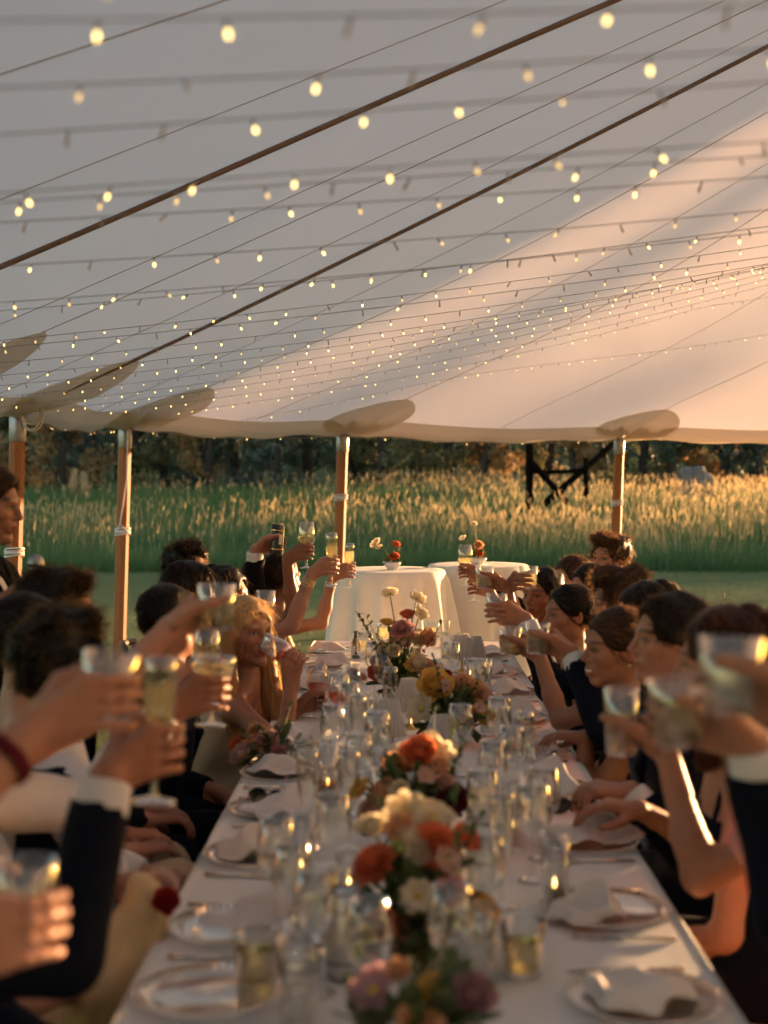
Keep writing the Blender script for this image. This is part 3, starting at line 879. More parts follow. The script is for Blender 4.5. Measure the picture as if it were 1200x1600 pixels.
def prim_box(P):
    if P[0] == 'c':
        r = max(P[3], P[4]); return np.minimum(P[1], P[2]) - r, np.maximum(P[1], P[2]) + r
    r = np.abs(P[2]) @ P[3]
    return P[1] - r, P[1] + r

EDG = [((0, 0, 0), (1, 0, 0)), ((0, 1, 0), (1, 1, 0)), ((0, 0, 1), (1, 0, 1)), ((0, 1, 1), (1, 1, 1)),
       ((0, 0, 0), (0, 1, 0)), ((1, 0, 0), (1, 1, 0)), ((0, 0, 1), (0, 1, 1)), ((1, 0, 1), (1, 1, 1)),
       ((0, 0, 0), (0, 0, 1)), ((1, 0, 0), (1, 0, 1)), ((0, 1, 0), (0, 1, 1)), ((1, 1, 0), (1, 1, 1))]

def grow(prims, h, lo=None, hi=None, fun=None):
    add = [p for p in prims if p[6] == '+']
    if lo is None:
        bb = [prim_box(p) for p in add]
        lo = np.min([b[0] for b in bb], 0) - 2.5 * h; hi = np.max([b[1] for b in bb], 0) + 2.5 * h
    lo = np.asarray(lo, float); hi = np.asarray(hi, float)
    n = np.ceil((hi - lo) / h).astype(int) + 1
    ax = [(lo[i] + h * np.arange(n[i])).astype(np.float32) for i in range(3)]
    g = np.full(n, 1.0, np.float32)
    for P in prims:
        k, op = P[5], P[6]
        if op == '&': i0, i1 = np.zeros(3, int), n
        else:
            b0, b1 = prim_box(P); mg = 3 * h + k * 1.1
            i0 = np.clip(np.floor((b0 - mg - lo) / h).astype(int), 0, n); i1 = np.clip(np.ceil((b1 + mg - lo) / h).astype(int) + 1, 0, n)
        if np.any(i1 <= i0): continue
        sl = tuple(slice(a, b) for a, b in zip(i0, i1))
        d = prim_eval(P, ax[0][sl[0]][:, None, None], ax[1][sl[1]][None, :, None], ax[2][sl[2]][None, None, :]).astype(np.float32)
        c = g[sl]
        if op == '+':
            w = np.clip(0.5 + 0.5 * (c - d) / k, 0, 1); g[sl] = c * (1 - w) + d * w - k * w * (1 - w)
        else:
            if op == '-': d = -d
            w = np.clip(0.5 - 0.5 * (c - d) / k, 0, 1); g[sl] = c * (1 - w) + d * w + k * w * (1 - w)
    if fun is not None:
        g = g + fun(ax[0][:, None, None], ax[1][None, :, None], ax[2][None, None, :]).astype(np.float32)
    s = g < 0
    cs = sum(s[a:s.shape[0] - 1 + a, b:s.shape[1] - 1 + b, c:s.shape[2] - 1 + c].astype(np.int8) for a in (0, 1) for b in (0, 1) for c in (0, 1))
    act = (cs > 0) & (cs < 8)
    idx = np.argwhere(act)
    if not len(idx): return np.zeros((0, 3)), np.zeros((0, 4), int)
    acc = np.zeros((len(idx), 3)); cnt = np.zeros(len(idx))
    for o1, o2 in EDG:
        o1 = np.array(o1); o2 = np.array(o2)
        va = g[tuple((idx + o1).T)]; vb = g[tuple((idx + o2).T)]
        x = (va < 0) != (vb < 0)
        t = np.where(x, va / np.where(va == vb, 1, va - vb), 0)
        acc += np.where(x[:, None], o1 + (o2 - o1) * t[:, None], 0); cnt += x
    V = (idx + acc / cnt[:, None]) * h + lo
    cid = np.full(act.shape, -1, np.int64); cid[act] = np.arange(len(idx))
    Q = []
    for a in range(3):
        b, c = (a + 1) % 3, (a + 2) % 3
        def sh(arr, off):
            sl = [slice(None)] * 3
            sl[a] = slice(0, arr.shape[a] - (1 if off else 0))
            return arr
        s0 = np.take(s, range(0, s.shape[a] - 1), a); s1 = np.take(s, range(1, s.shape[a]), a)
        d = s0 != s1
        e = np.argwhere(d)
        ok = (e[:, b] > 0) & (e[:, c] > 0) & (e[:, b] < act.shape[b]) & (e[:, c] < act.shape[c])
        e = e[ok]
        if not len(e): continue
        def cell(db, dc):
            q = e.copy(); q[:, b] += db; q[:, c] += dc
            return cid[tuple(q.T)]
        q = np.stack((cell(-1, -1), cell(0, -1), cell(0, 0), cell(-1, 0)), 1)
        inside = s0[tuple(e.T)]
        q[~inside] = q[~inside][:, ::-1]
        Q.append(q)
    Q = np.concatenate(Q); Q = Q[(Q >= 0).all(1)]
    return V, Q

def vnormals(V, Q):
    n = np.zeros_like(V)
    fn = np.cross(V[Q[:, 2]] - V[Q[:, 0]], V[Q[:, 3]] - V[Q[:, 1]])
    for i in range(4): np.add.at(n, Q[:, i], fn)
    return n / (np.linalg.norm(n, axis=1)[:, None] + 1e-12)

def frame(az, pitch=0, roll=0):
    """columns: right, forward, up"""
    a, p, r = math.radians(az), math.radians(pitch), math.radians(roll)
    F = A3(math.cos(a) * math.cos(p), math.sin(a) * math.cos(p), math.sin(p))
    Rt = nrm(np.cross(F, (0, 0, 1))); U = np.cross(Rt, F)
    R2 = Rt * math.cos(r) + U * math.sin(r); U2 = np.cross(R2, F)
    return np.stack((R2, F, U2), 1)

SKIN = {'fair': (0.44, 0.225, 0.15), 'light': (0.40, 0.195, 0.122), 'tan': (0.34, 0.152, 0.088), 'olive': (0.31, 0.142, 0.080), 'brown': (0.21, 0.09, 0.052)}
principled('skin', (0.5, 0.3, 0.2), 0.48, attr='Col', noise=0.10, nscale=45, bump=0.14, bscale=170, spec=0.4)
HAIRC = {'black': (0.005, 0.004, 0.0035), 'dark': (0.011, 0.0065, 0.0045), 'brown': (0.045, 0.022, 0.011), 'light_brown': (0.14, 0.075, 0.038), 'blonde': (0.55, 0.37, 0.19), 'auburn': (0.045, 0.017, 0.009)}
for k_, c_ in HAIRC.items():
    tc_ = tuple(min(1.0, 0.30 + 2.0 * v) * w for v, w in zip(c_, (1.0, 0.60, 0.30)))
    principled('hair_' + k_, c_, 0.45, noise=0.45, nscale=90, spec=0.15, bump=0.35, bscale=240, dist=0.003)
    principled('hair_lock_' + k_, c_, 0.42, noise=0.35, nscale=90, translucent=0.45, tcol=tc_, spec=0.2)      # thin locks let low light through
CLOTH = {'navy': (0.0045, 0.0065, 0.014), 'black': (0.005, 0.005, 0.006), 'white': (0.78, 0.77, 0.78), 'cream': (0.74, 0.60, 0.38), 'gold': (0.55, 0.38, 0.19),
         'pink': (0.52, 0.24, 0.22), 'charcoal': (0.012, 0.012, 0.014), 'sage': (0.20, 0.22, 0.12), 'blue': (0.02, 0.035, 0.075), 'wine': (0.10, 0.012, 0.02), 'champagne': (0.62, 0.48, 0.33)}
for k_, c_ in CLOTH.items():
    principled('cloth_' + k_, c_, 0.78, noise=0.12, nscale=7, bump=0.3, bscale=380, sheen=0.0, dist=0.003, spec=0.08,
               translucent=0.12 if k_ in ('white', 'cream', 'champagne') else 0.0)
principled('satin_gold', (0.56, 0.38, 0.18), 0.35, noise=0.1, nscale=10, sheen=0.1)

# ---- head
def head_prims(H, R, sex, smile=0.0, k=1.0):
    W = lambda x, y, z: H + R @ (A3(x, y, z) * k)
    f = sex == 'f'
    P = []
    P.append(ell(W(0, -.016, .030), R, A3(.0745, .0945, .086) * k, .02))
    P.append(ell(W(0, .022, -.022), R, A3(.0615 if f else .064, .066, .088) * k, .03))
    jw = .040 if f else .047
    for s in (-1, 1):
        P.append(cone(W(s * jw, .006, -.055), W(s * .012, .066, -.100), .020 * k, .014 * k, .022))
        P.append(ell(W(s * .040, .050, -.022), R, A3(.023, .024, .022) * k, .022))
    P.append(ell(W(0, .071, -.098), R, A3(.019 if f else .022, .017, .015) * k, .016))
    P.append(cone(W(-.036, .0735, .021), W(.036, .0735, .021), .012 * k, .012 * k, .018))        # brow
    for s in (-1, 1):
        P.append(ell(W(s * .031, .098, .000), R, A3(.019, .020, .0145) * k, .012, '-'))           # socket
        P.append(ell(W(s * .0315, .0675, .0005), R, A3(.0145, .0135, .0125) * k, .006))            # lids
    P.append(cone(W(0, .083, .014), W(0, .1035 if f else .106, -.027), .0065 * k, (.0088 if f else .0102) * k, .012))   # nose
    for s in (-1, 1): P.append(ell(W(s * .0115, .0905, -.0325), R, A3(.0075, .009, .0065) * k, .008))
    cy_ = .004 * smile
    mw = .021 + .007 * smile
    P.append(ell(W(0, .078, -.060), R, A3(.030, .016, .022) * k, .014))
    P.append(cone(W(-mw, .080, -.0595 + cy_), W(0, .0925, -.0555), .0035 * k, .0062 * k, .006))
    P.append(cone(W(mw, .080, -.0595 + cy_), W(0, .0925, -.0555), .0035 * k, .0062 * k, .006))
    lz = -.069 - .003 * smile
    P.append(cone(W(-mw * .75, .081, lz + cy_ + .003), W(0, .0905, lz), .0035 * k, .0072 * k, .006))
    P.append(cone(W(mw * .75, .081, lz + cy_ + .003), W(0, .0905, lz), .0035 * k, .0072 * k, .006))
    P.append(cone(W(-mw, .0875, -.0622 + cy_), W(mw, .0875, -.0622 + cy_), .0012, .0012, .004)[:6] + ('-',))
    for s in (-1, 1):
        Re = R @ np.array(((math.cos(.35), -s * math.sin(.35), 0), (s * math.sin(.35), math.cos(.35), 0), (0, 0, 1)))
        P.append(ell(W(s * .077, -.012, -.006), Re, A3(.008, .019, .031) * k, .008))
        P.append(ell(W(s * .0835, -.006, -.002), Re, A3(.005, .010, .018) * k, .005, '-'))
    return P
def neck_prims(H, R, NB, sex, k=1.0):
    r = .046 if sex == 'f' else .055
    top = H + R @ (A3(0, -.022, -.055) * k)
    return [cone(top, NB + A3(0, 0, -.02), r * k, (r + .008) * k, .03)]

def head_color(L, tone, sex, lip, brow, smile, eyes='open'):
    """L: local head coordinates of the vertices"""
    c = np.tile(np.array(tone), (len(L), 1))
    x, y, z = L[:, 0], L[:, 1], L[:, 2]
    front = y > 0.045
    def mixc(w, col):
        nonlocal c
        w = np.clip(w, 0, 1)[:, None] * front[:, None]
        c = c * (1 - w) + np.array(col) * w
    flush = np.exp(-(((np.abs(x) - .042) / .02) ** 2 + ((z + .025) / .022) ** 2)) * 0.35 + np.exp(-((x / .014) ** 2 + ((z + .028) / .014) ** 2)) * 0.3
    mixc(flush, np.array(tone) * np.array((1.08, .72, .66)))
    ml = np.abs(x) / (.025 + .007 * smile)
    cz_ = .004 * smile * np.clip(ml, 0, 1) ** 2
    lipz = np.clip(1.25 - (np.abs(z + .0625 - cz_) / (.0125 * (1 - .62 * np.clip(ml, 0, 1) ** 2))) ** 2 * 1.0, 0, 1) * (ml < 1) * (y > .072)
    mixc(np.clip(lipz * 1.6, 0, 1) * 0.85, lip)
    mouth = np.exp(-((z + .0622 - cz_) / .0019) ** 2) * (ml < 0.95) * (y > .07)
    mixc(mouth * 0.8, (0.07, 0.02, 0.018))
    if smile > 0.5:
        teeth = (np.abs(z + .0622 - cz_) < .0042 * (1 - ml ** 2)) & (ml < .85) & (y > .07)
        mixc(teeth.astype(float), (0.72, 0.66, 0.60))
    ax_ = np.abs(x)
    bz = .0235 + .004 * np.clip(1 - ((ax_ - .036) / .02) ** 2, -1, 1) - .0
    bw = np.exp(-((z - bz) / (.0032 if sex == 'f' else .0046)) ** 2) * (ax_ > .013) * (ax_ < .055)
    mixc(bw * 0.85, brow)
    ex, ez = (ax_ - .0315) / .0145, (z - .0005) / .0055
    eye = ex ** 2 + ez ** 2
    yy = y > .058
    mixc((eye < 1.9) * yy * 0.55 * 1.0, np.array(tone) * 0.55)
    if eyes == 'open':
        mixc((eye < 0.8) * yy, (0.30, 0.26, 0.23))
        mixc(((((ax_ - .0315) / .0058) ** 2 + ez ** 2) < 1.0) * yy, (0.03, 0.018, 0.012))
    lash = np.exp(-((z - .0005 - .0055 * np.sqrt(np.clip(1 - ex ** 2, 0, 1))) / .0019) ** 2) * (np.abs(ex) < 1.15) * yy
    mixc(lash, (0.02, 0.013, 0.010))
    ear = (ax_ > .07)
    c[ear] = c[ear] * np.array((1.05, .86, .82))
    return c

# ---- hair
def ribbons(P0, D, N, L, width, rng, nseg=3, curl=0.0, grav=0.25, lift=0.15):
    """P0 roots, D tangents, N normals; returns verts, faces of thin tapered locks"""
    n = len(P0); rows = []
    p = P0.copy(); d = D.copy()
    side = np.cross(D, N); side /= np.linalg.norm(side, axis=1)[:, None] + 1e-9
    ph = rng.uniform(0, 6.28, n)
    for i in range(nseg + 1):
        s = i / nseg
        w = (width * (1 - 0.8 * s ** 1.6))[:, None] * 0.5
        off = curl * (L[:, None]) * (np.sin(ph + s * 9)[:, None] * side + np.cos(ph + s * 9)[:, None] * N) * s
        rows.append(p + off - side * w); rows.append(p + off + side * w)
        d = d + (A3(0, 0, -1) * grav + N * lift * (1 - s)) / nseg + rng.normal(0, .10, (n, 3)) / nseg * 2
        d /= np.linalg.norm(d, axis=1)[:, None]
        p = p + d * (L / nseg)[:, None]
    V = np.stack(rows, 1); b = np.arange(n) * 2 * (nseg + 1)
    F = np.concatenate([np.stack((b + 2 * i, b + 2 * i + 1, b + 2 * i + 3, b + 2 * i + 2), 1) for i in range(nseg)])
    return V.reshape(-1, 3), F

def chain_locks(path, rad, n, width, rng, nseg=9, wave=0.012, freq=7.0):
    """locks running along a path (k,3) inside a tube of radius rad(k)"""
    path = np.asarray(path, float); k = len(path); rad = np.asarray(rad, float)
    s = np.linspace(0, k - 1, nseg + 1)
    C = np.stack([np.interp(s, np.arange(k), path[:, j]) for j in range(3)], 1)
    C[1:-1] = (C[:-2] + 2 * C[1:-1] + C[2:]) / 4
    Rr = np.interp(s, np.arange(k), rad)
    T = np.gradient(C, axis=0); T /= np.linalg.norm(T, axis=1)[:, None]
    ref = nrm(np.cross(T[0], (0.3, 0.9, 0.2))); U = []
    for t in T:
        ref = nrm(ref - t * (ref @ t)); U.append(ref.copy())
    U = np.array(U); Wv = np.cross(T, U)
    a = rng.uniform(0, 2 * PI, n); q = np.sqrt(rng.random(n)) * 0.35 + 0.68
    ph = rng.uniform(0, 6.28, n); amp = rng.uniform(.4, 1.4, n) * wave
    ln = rng.uniform(0.75, 1.08, n)
    rows = []
    for i in range(nseg + 1):
        x = i / nseg
        ss = np.clip(x * ln, 0, 1.0) * nseg; i0 = np.minimum(ss.astype(int), nseg - 1); fr = (ss - i0)[:, None]
        c = C[i0] * (1 - fr) + C[i0 + 1] * fr; u = U[i0] * (1 - fr) + U[i0 + 1] * fr; w = Wv[i0] * (1 - fr) + Wv[i0 + 1] * fr
        r = (Rr[i0] * (1 - fr[:, 0]) + Rr[i0 + 1] * fr[:, 0]) * q
        o = amp * x * np.sin(freq * x * 2 + ph)
        an = a + 0.25 * np.sin(ph + x * 4)
        rad_dir = np.cos(an)[:, None] * u + np.sin(an)[:, None] * w
        tan_dir = -np.sin(an)[:, None] * u + np.cos(an)[:, None] * w
        p = c + rad_dir * (r + o * .6)[:, None] + tan_dir * o[:, None]
        wd = (width * (1 - 0.75 * x ** 3) * 0.5)
        rows.append(p - tan_dir * wd); rows.append(p + tan_dir * wd)
    V = np.stack(rows, 1); b = np.arange(n) * 2 * (nseg + 1)
    F = np.concatenate([np.stack((b + 2 * i, b + 2 * i + 1, b + 2 * i + 3, b + 2 * i + 2), 1) for i in range(nseg)])
    return V.reshape(-1, 3), F

def make_hair(H, R, style, seed, h, k=1.0, dens=1.0):
    rng = np.random.default_rng(seed)
    W = lambda x, y, z: H + R @ (A3(x, y, z) * k)
    thick = {'short': .011, 'crop': .009, 'wavy': .013, 'curly': .015, 'mop': .015, 'ponytail': .008, 'bun': .008, 'long': .012, 'lob': .014}[style]
    P = [ell(W(0, -.018, .034), R, (A3(.0765, .097, .0865) + thick) * k, .02)]
    if style in ('wavy', 'mop', 'curly'):
        P.append(ell(W(0, .045, .088), R, A3(.055, .045, .028) * k, .025))
        P.append(ell(W(.02, .02, .105), R, A3(.05, .05, .022) * k, .025))
    if style in ('mop', 'curly'):
        P.append(ell(W(0, -.07, -.03), R, A3(.07, .05, .06) * k, .03))
    if style == 'mop':
        for s in (-1, 1): P.append(ell(W(s * .075, -.005, .0), R, A3(.022, .045, .05) * k, .02))
    if style in ('long', 'lob'):
        for s in (-1, 1):
            P.append(cone(W(s * .045, .015, .085), W(s * .078, -.008, -.02), .03 * k, .022 * k, .02))
            P.append(cone(W(s * .078, -.010, -.02), W(s * .084, -.015, -.12), .022 * k, .030 * k, .02))
        P.append(ell(W(0, -.075, -.04), R, A3(.075, .045, .11) * k, .03))
    # face opening and clean neckline
    lowf = {'mop': .066, 'curly': .070, 'wavy': .070}.get(style, .072)
    P.append(ell(W(0, .127, -.034), R, A3(.090 if style not in ('long', 'lob', 'mop') else .070, .098, .121 if style != 'mop' else .108) * k, .012, '-'))
    if style in ('short', 'crop', 'wavy', 'ponytail', 'bun'):
        for s in (-1, 1):
            P.append(ell(W(s * .098, .020, -.045), R, A3(.045, .036, .052) * k, .008, '-'))
        P.append(ell(W(0, -.03, -.150), R, A3(.14, .14, .082) * k, .012, '-'))
    elif style in ('mop', 'curly'):
        P.append(ell(W(0, .0, -.150), R, A3(.14, .14, .070) * k, .012, '-'))
    seedv = rng.uniform(0, 6, 8)
    amp = {'short': .003, 'crop': .0028, 'wavy': .007, 'curly': .008, 'mop': .006, 'ponytail': .0016, 'bun': .0016, 'long': .003, 'lob': .004}[style]
    fq = 95 if style == 'curly' else 60
    def fun(x, y, z):
        lx, ly, lz = x - H[0], y - H[1], z - H[2]
        return amp * (np.sin(fq * lx + seedv[0] + 2 * np.sin(fq * .5 * lz + seedv[1])) * np.sin(fq * .8 * ly + seedv[2]) + .7 * np.sin(fq * 1.3 * lz + seedv[3] + 2 * np.sin(fq * .6 * lx)))
    V, Q = grow(P, h, fun=fun)
    VN = vnormals(V, Q)
    VV, FF, nn, LK = [V], [Q], len(V), [0]
    def addl(v, f, lk=0):
        nonlocal nn
        LK.append(lk); VV.append(v); FF.append(f + nn); nn += len(v)
    # surface locks following the growth direction
    n = int({'short': 3600, 'crop': 2600, 'wavy': 3800, 'curly': 3800, 'mop': 3800, 'ponytail': 2400, 'bun': 2200, 'long': 2000, 'lob': 2400}[style] * dens)
    okv = np.arange(len(V))
    if style in ('long', 'lob'):
        lv = (V - H) @ R; okv = okv[~((lv[:, 1] > .045) & (lv[:, 2] < .085 * k))]
    pick = okv[rng.integers(0, len(okv), n)]
    P0, Nn = V[pick] - VN[pick] * .002, VN[pick]
    Lc = (P0 - H) @ R
    out = R.T @ (P0 - H).T
    if style in ('ponytail', 'bun'):
        tgt = W(0, -.115, .035 if style == 'ponytail' else -.01); fl = tgt - P0
    elif style in ('short', 'crop', 'wavy', 'curly', 'mop'):
        fl = np.where((Lc[:, 1] > .0)[:, None], R[:, 1] * .8 + R[:, 0] * .35, -R[:, 1] * .5) + R[:, 2] * np.where(Lc[:, 2] > .07, .25, -.8)[:, None]
        if style != 'mop':
            fr_ = (Lc[:, 1] > .045)[:, None]; fl = np.where(fr_, -R[:, 1] * .5 + R[:, 0] * .45 + R[:, 2] * .6, fl)
    else:
        fl = np.sign(Lc[:, :1]) * R[:, 0] * .5 - R[:, 2] * 1.0
    fl = fl + rng.normal(0, .35 if style not in ('ponytail', 'bun') else .1, (n, 3)) * np.linalg.norm(fl, axis=1).mean()
    D = fl - Nn * (fl * Nn).sum(1)[:, None]; D /= np.linalg.norm(D, axis=1)[:, None] + 1e-9
    lb = {'short': (.018, .036), 'crop': (.012, .028), 'wavy': (.03, .065), 'curly': (.025, .05), 'mop': (.035, .07), 'ponytail': (.03, .07), 'bun': (.03, .07), 'long': (.05, .10), 'lob': (.05, .10)}[style]
    Ls = rng.uniform(*lb, n) * k
    v, f = ribbons(P0, D, Nn, Ls, rng.uniform(.0014, .0046, n), rng, curl={'curly': .22, 'wavy': .12, 'mop': .08, 'lob': .06}.get(style, .02),
                   grav=.25, lift={'short': .35, 'crop': .3, 'wavy': .25, 'curly': .35, 'mop': .15}.get(style, .05))
    addl(v, f, 1)
    # flyaways that catch the light
    m_ = int(520 * dens); pick = rng.integers(0, len(V), m_)
    D = VN[pick] * .8 + rng.normal(0, .6, (m_, 3)) - A3(0, 0, .2); D /= np.linalg.norm(D, axis=1)[:, None]
    v, f = ribbons(V[pick], D, np.cross(D, rng.normal(0, 1, (m_, 3))), rng.uniform(.012, .035, m_), np.full(m_, .0008), rng, grav=.9, lift=.2)
    addl(v, f, 1)
    if style == 'ponytail':
        path = [W(0, -.105, .040), W(0, -.145, .035), W(.0, -.165, -.02), W(.0, -.155, -.10), W(0, -.135, -.18), W(0.0, -.125, -.24)]
        rad = [.020, .028, .034, .032, .024, .008]
        for i in range(5):
            vv, qq = None, None
        v, q = grow([cone(path[i], path[i + 1], rad[i] * .8, rad[i + 1] * .8, .015) for i in range(5)], h); addl(v, q)
        v, f = chain_locks(path, rad, 330, .004, rng, wave=.008); addl(v, f, 1)
    if style == 'bun':
        c = W(0, -.128, .005)
        v, q = grow([ell(c, R, A3(.040, .032, .038) * k, .01)], h, fun=lambda x, y, z: .003 * np.sin(90 * (x - c[0]) + 3 * np.sin(70 * (z - c[2]))) + 0 * y); addl(v, q)
        pn = vnormals(v, q); pk = rng.integers(0, len(v), 500); T = np.cross(pn[pk], R[:, 1] + rng.normal(0, .3, (500, 3))); T /= np.linalg.norm(T, axis=1)[:, None] + 1e-9
        a, f = ribbons(v[pk], T, pn[pk], rng.uniform(.02, .05, 500), np.full(500, .002), rng, grav=0, lift=.0); addl(a, f, 1)
    if style in ('long', 'lob'):
        L_ = 1.0 if style == 'long' else .5
        for s in (-1, 1):
            path = [W(s * .030, .020, .105), W(s * .074, .005, .04), W(s * .086, -.008, -.06), W(s * .092, .0, -.06 - .13 * L_), W(s * .090, .025, -.06 - .24 * L_), W(s * .082, .040, -.06 - .32 * L_)]
            rad = [.022, .026, .030, .036, .034, .014]
            v, q = grow([cone(path[i], path[i + 1], rad[i] * .62, rad[i + 1] * .62, .015) for i in range(5)], h); addl(v, q)
            v, f = chain_locks(path, rad, 300, .0060, rng, wave=.015); addl(v, f, 1)
        path = [W(0, -.06, .10), W(0, -.105, .03), W(0, -.105, -.08), W(0, -.10, -.08 - .14 * L_), W(0, -.10, -.08 - .28 * L_)]
        rad = [.05, .06, .062, .058, .03]
        v, q = grow([cone(path[i], path[i + 1], rad[i] * .8, rad[i + 1] * .8, .02) for i in range(4)], h); addl(v, q)
        v, f = chain_locks(path, rad, 300, .006, rng, wave=.014); addl(v, f, 1)
    mi = np.concatenate([np.full(len(f_), 1 if l_ else 0) for f_, l_ in zip(FF, LK)])
    return np.concatenate(VV), np.concatenate(FF), mi

# ---- hands
def grip_prims(G, a, w, side, Rg, sc=1.0):
    """hand closed round an upright thing of radius Rg with axis a; w points from the thing to the wrist"""
    a = nrm(a); w = nrm(w - a * (w @ a)); f = np.cross(a, w) * side
    Re = max(Rg, .018)
    def pt(th, r, z): return G + (math.cos(th) * w + math.sin(th) * f) * r + a * z
    P = []; marks = []
    wrist = pt(0.10, Re + .074 * sc, -.034 * sc)
    for i in range(4):
        z = (.031 - .0205 * i) * sc
        Lf = (.078, .086, .080, .064)[i] * sc
        r0 = (.0088, .0090, .0085, .0076)[i] * sc
        th0 = math.radians(38)
        mcp = pt(th0, Re + .022 * sc, z)
        tot = Lf / (Re + .010)
        ang = [th0 + .12 + tot * q for q in (.46, .78, 1.0)]
        rr = [Re + .0125 * sc, Re + .0105 * sc, Re + .0085 * sc]
        pts = [mcp] + [pt(t, r, z - .003 * j) for j, (t, r) in enumerate(zip(ang, rr))]
        mid = pt(th0 + .12 + tot * .22, Re + .020 * sc, z)
        seq = [mcp, mid, pts[1], pts[2], pts[3]]
        rad = [r0 * 1.12, r0, r0 * .98, r0 * .9, r0 * .80]
        tipd = (math.cos(ang[2]) * w + math.sin(ang[2]) * f)
        marks.append((pts[3] + tipd * r0 * .75, .0058 * sc, 1)); marks.append((pts[1] + (math.cos(ang[0]) * w + math.sin(ang[0]) * f) * r0, .009 * sc, 0)); marks.append((mcp + (math.cos(th0) * w + math.sin(th0) * f) * r0, .011 * sc, 0))
        for j in range(4): P.append(cone(seq[j], seq[j + 1], rad[j], rad[j + 1], .003))
        P.append(cone(wrist + a * (.016 - .011 * i) * sc, mcp, .0145 * sc, .0125 * sc, .014))
    seq = [pt(-.10, Re + .054 * sc, -.012 * sc), pt(-.55, Re + .030 * sc, .022 * sc), pt(-1.05 - .1, Re + .0145 * sc, .034 * sc), pt(-1.15 - .030 / Re * .9, Re + .0115 * sc, .042 * sc)]
    rad = [.019 * sc, .0145 * sc, .0112 * sc, .0092 * sc]
    for j in range(3): P.append(cone(seq[j], seq[j + 1], rad[j], rad[j + 1], .007))
    grip_prims.marks = marks
    return P, wrist

def open_prims(Wr, d, nrm_palm, side, curl=0.5, sc=1.0, spread=0.10):
    """relaxed hand: Wr wrist, d pointing direction, palm normal (towards palm side), side +1 right hand"""
    d = nrm(d); n = nrm(nrm_palm - d * (nrm_palm @ d)); s = np.cross(d, n) * -side     # s: towards the little finger
    P = []
    for i in range(4):
        q = (i - 1.5)
        mcp = Wr + d * (.092 - .005 * abs(i - 1)) * sc + s * q * .0205 * sc - n * .004
        P.append(cone(Wr + s * q * .011 * sc, mcp, .0150 * sc, .0128 * sc, .014))
        dirv = nrm(d + s * q * spread); cur = mcp; ang = 0
        lens = np.array([(.043, .026, .020), (.048, .029, .021), (.044, .027, .020), (.034, .020, .018)][i]) * sc
        r0 = (.0098, .0100, .0095, .0085)[i] * sc
        for j in range(3):
            ang += curl * (.55, .75, .5)[j] * (1 + .12 * i)
            nx = cur + (dirv * math.cos(ang) + n * math.sin(ang)) * lens[j]
            P.append(cone(cur, nx, r0 * (1 - .08 * j), r0 * (1 - .08 * (j + 1)), .004)); cur = nx
    b = Wr + d * .022 * sc - s * .018 * sc + n * .008
    t1 = b + (d * .55 - s * .75 + n * .35) * .042 * sc; t2 = t1 + nrm(d * .85 - s * .35 + n * .4) * .032 * sc; t3 = t2 + nrm(d + n * .35) * .025 * sc
    P += [cone(b, t1, .018 * sc, .0135 * sc, .010), cone(t1, t2, .0125 * sc, .011 * sc, .005), cone(t2, t3, .0108 * sc, .009 * sc, .005)]
    return P

def solve_arm(S, Wt, l1, l2, hint):
    d = Wt - S; D = np.linalg.norm(d)
    if D > (l1 + l2) * 0.985:
        f = D / ((l1 + l2) * .985); l1 *= f; l2 *= f
    u = d / D
    c = (l1 * l1 - l2 * l2 + D * D) / (2 * D); hh = math.sqrt(max(0, l1 * l1 - c * c))
    p = hint - u * (hint @ u); p = nrm(p)
    return S + u * c + p * hh, max(0, D / (l1 + l2))

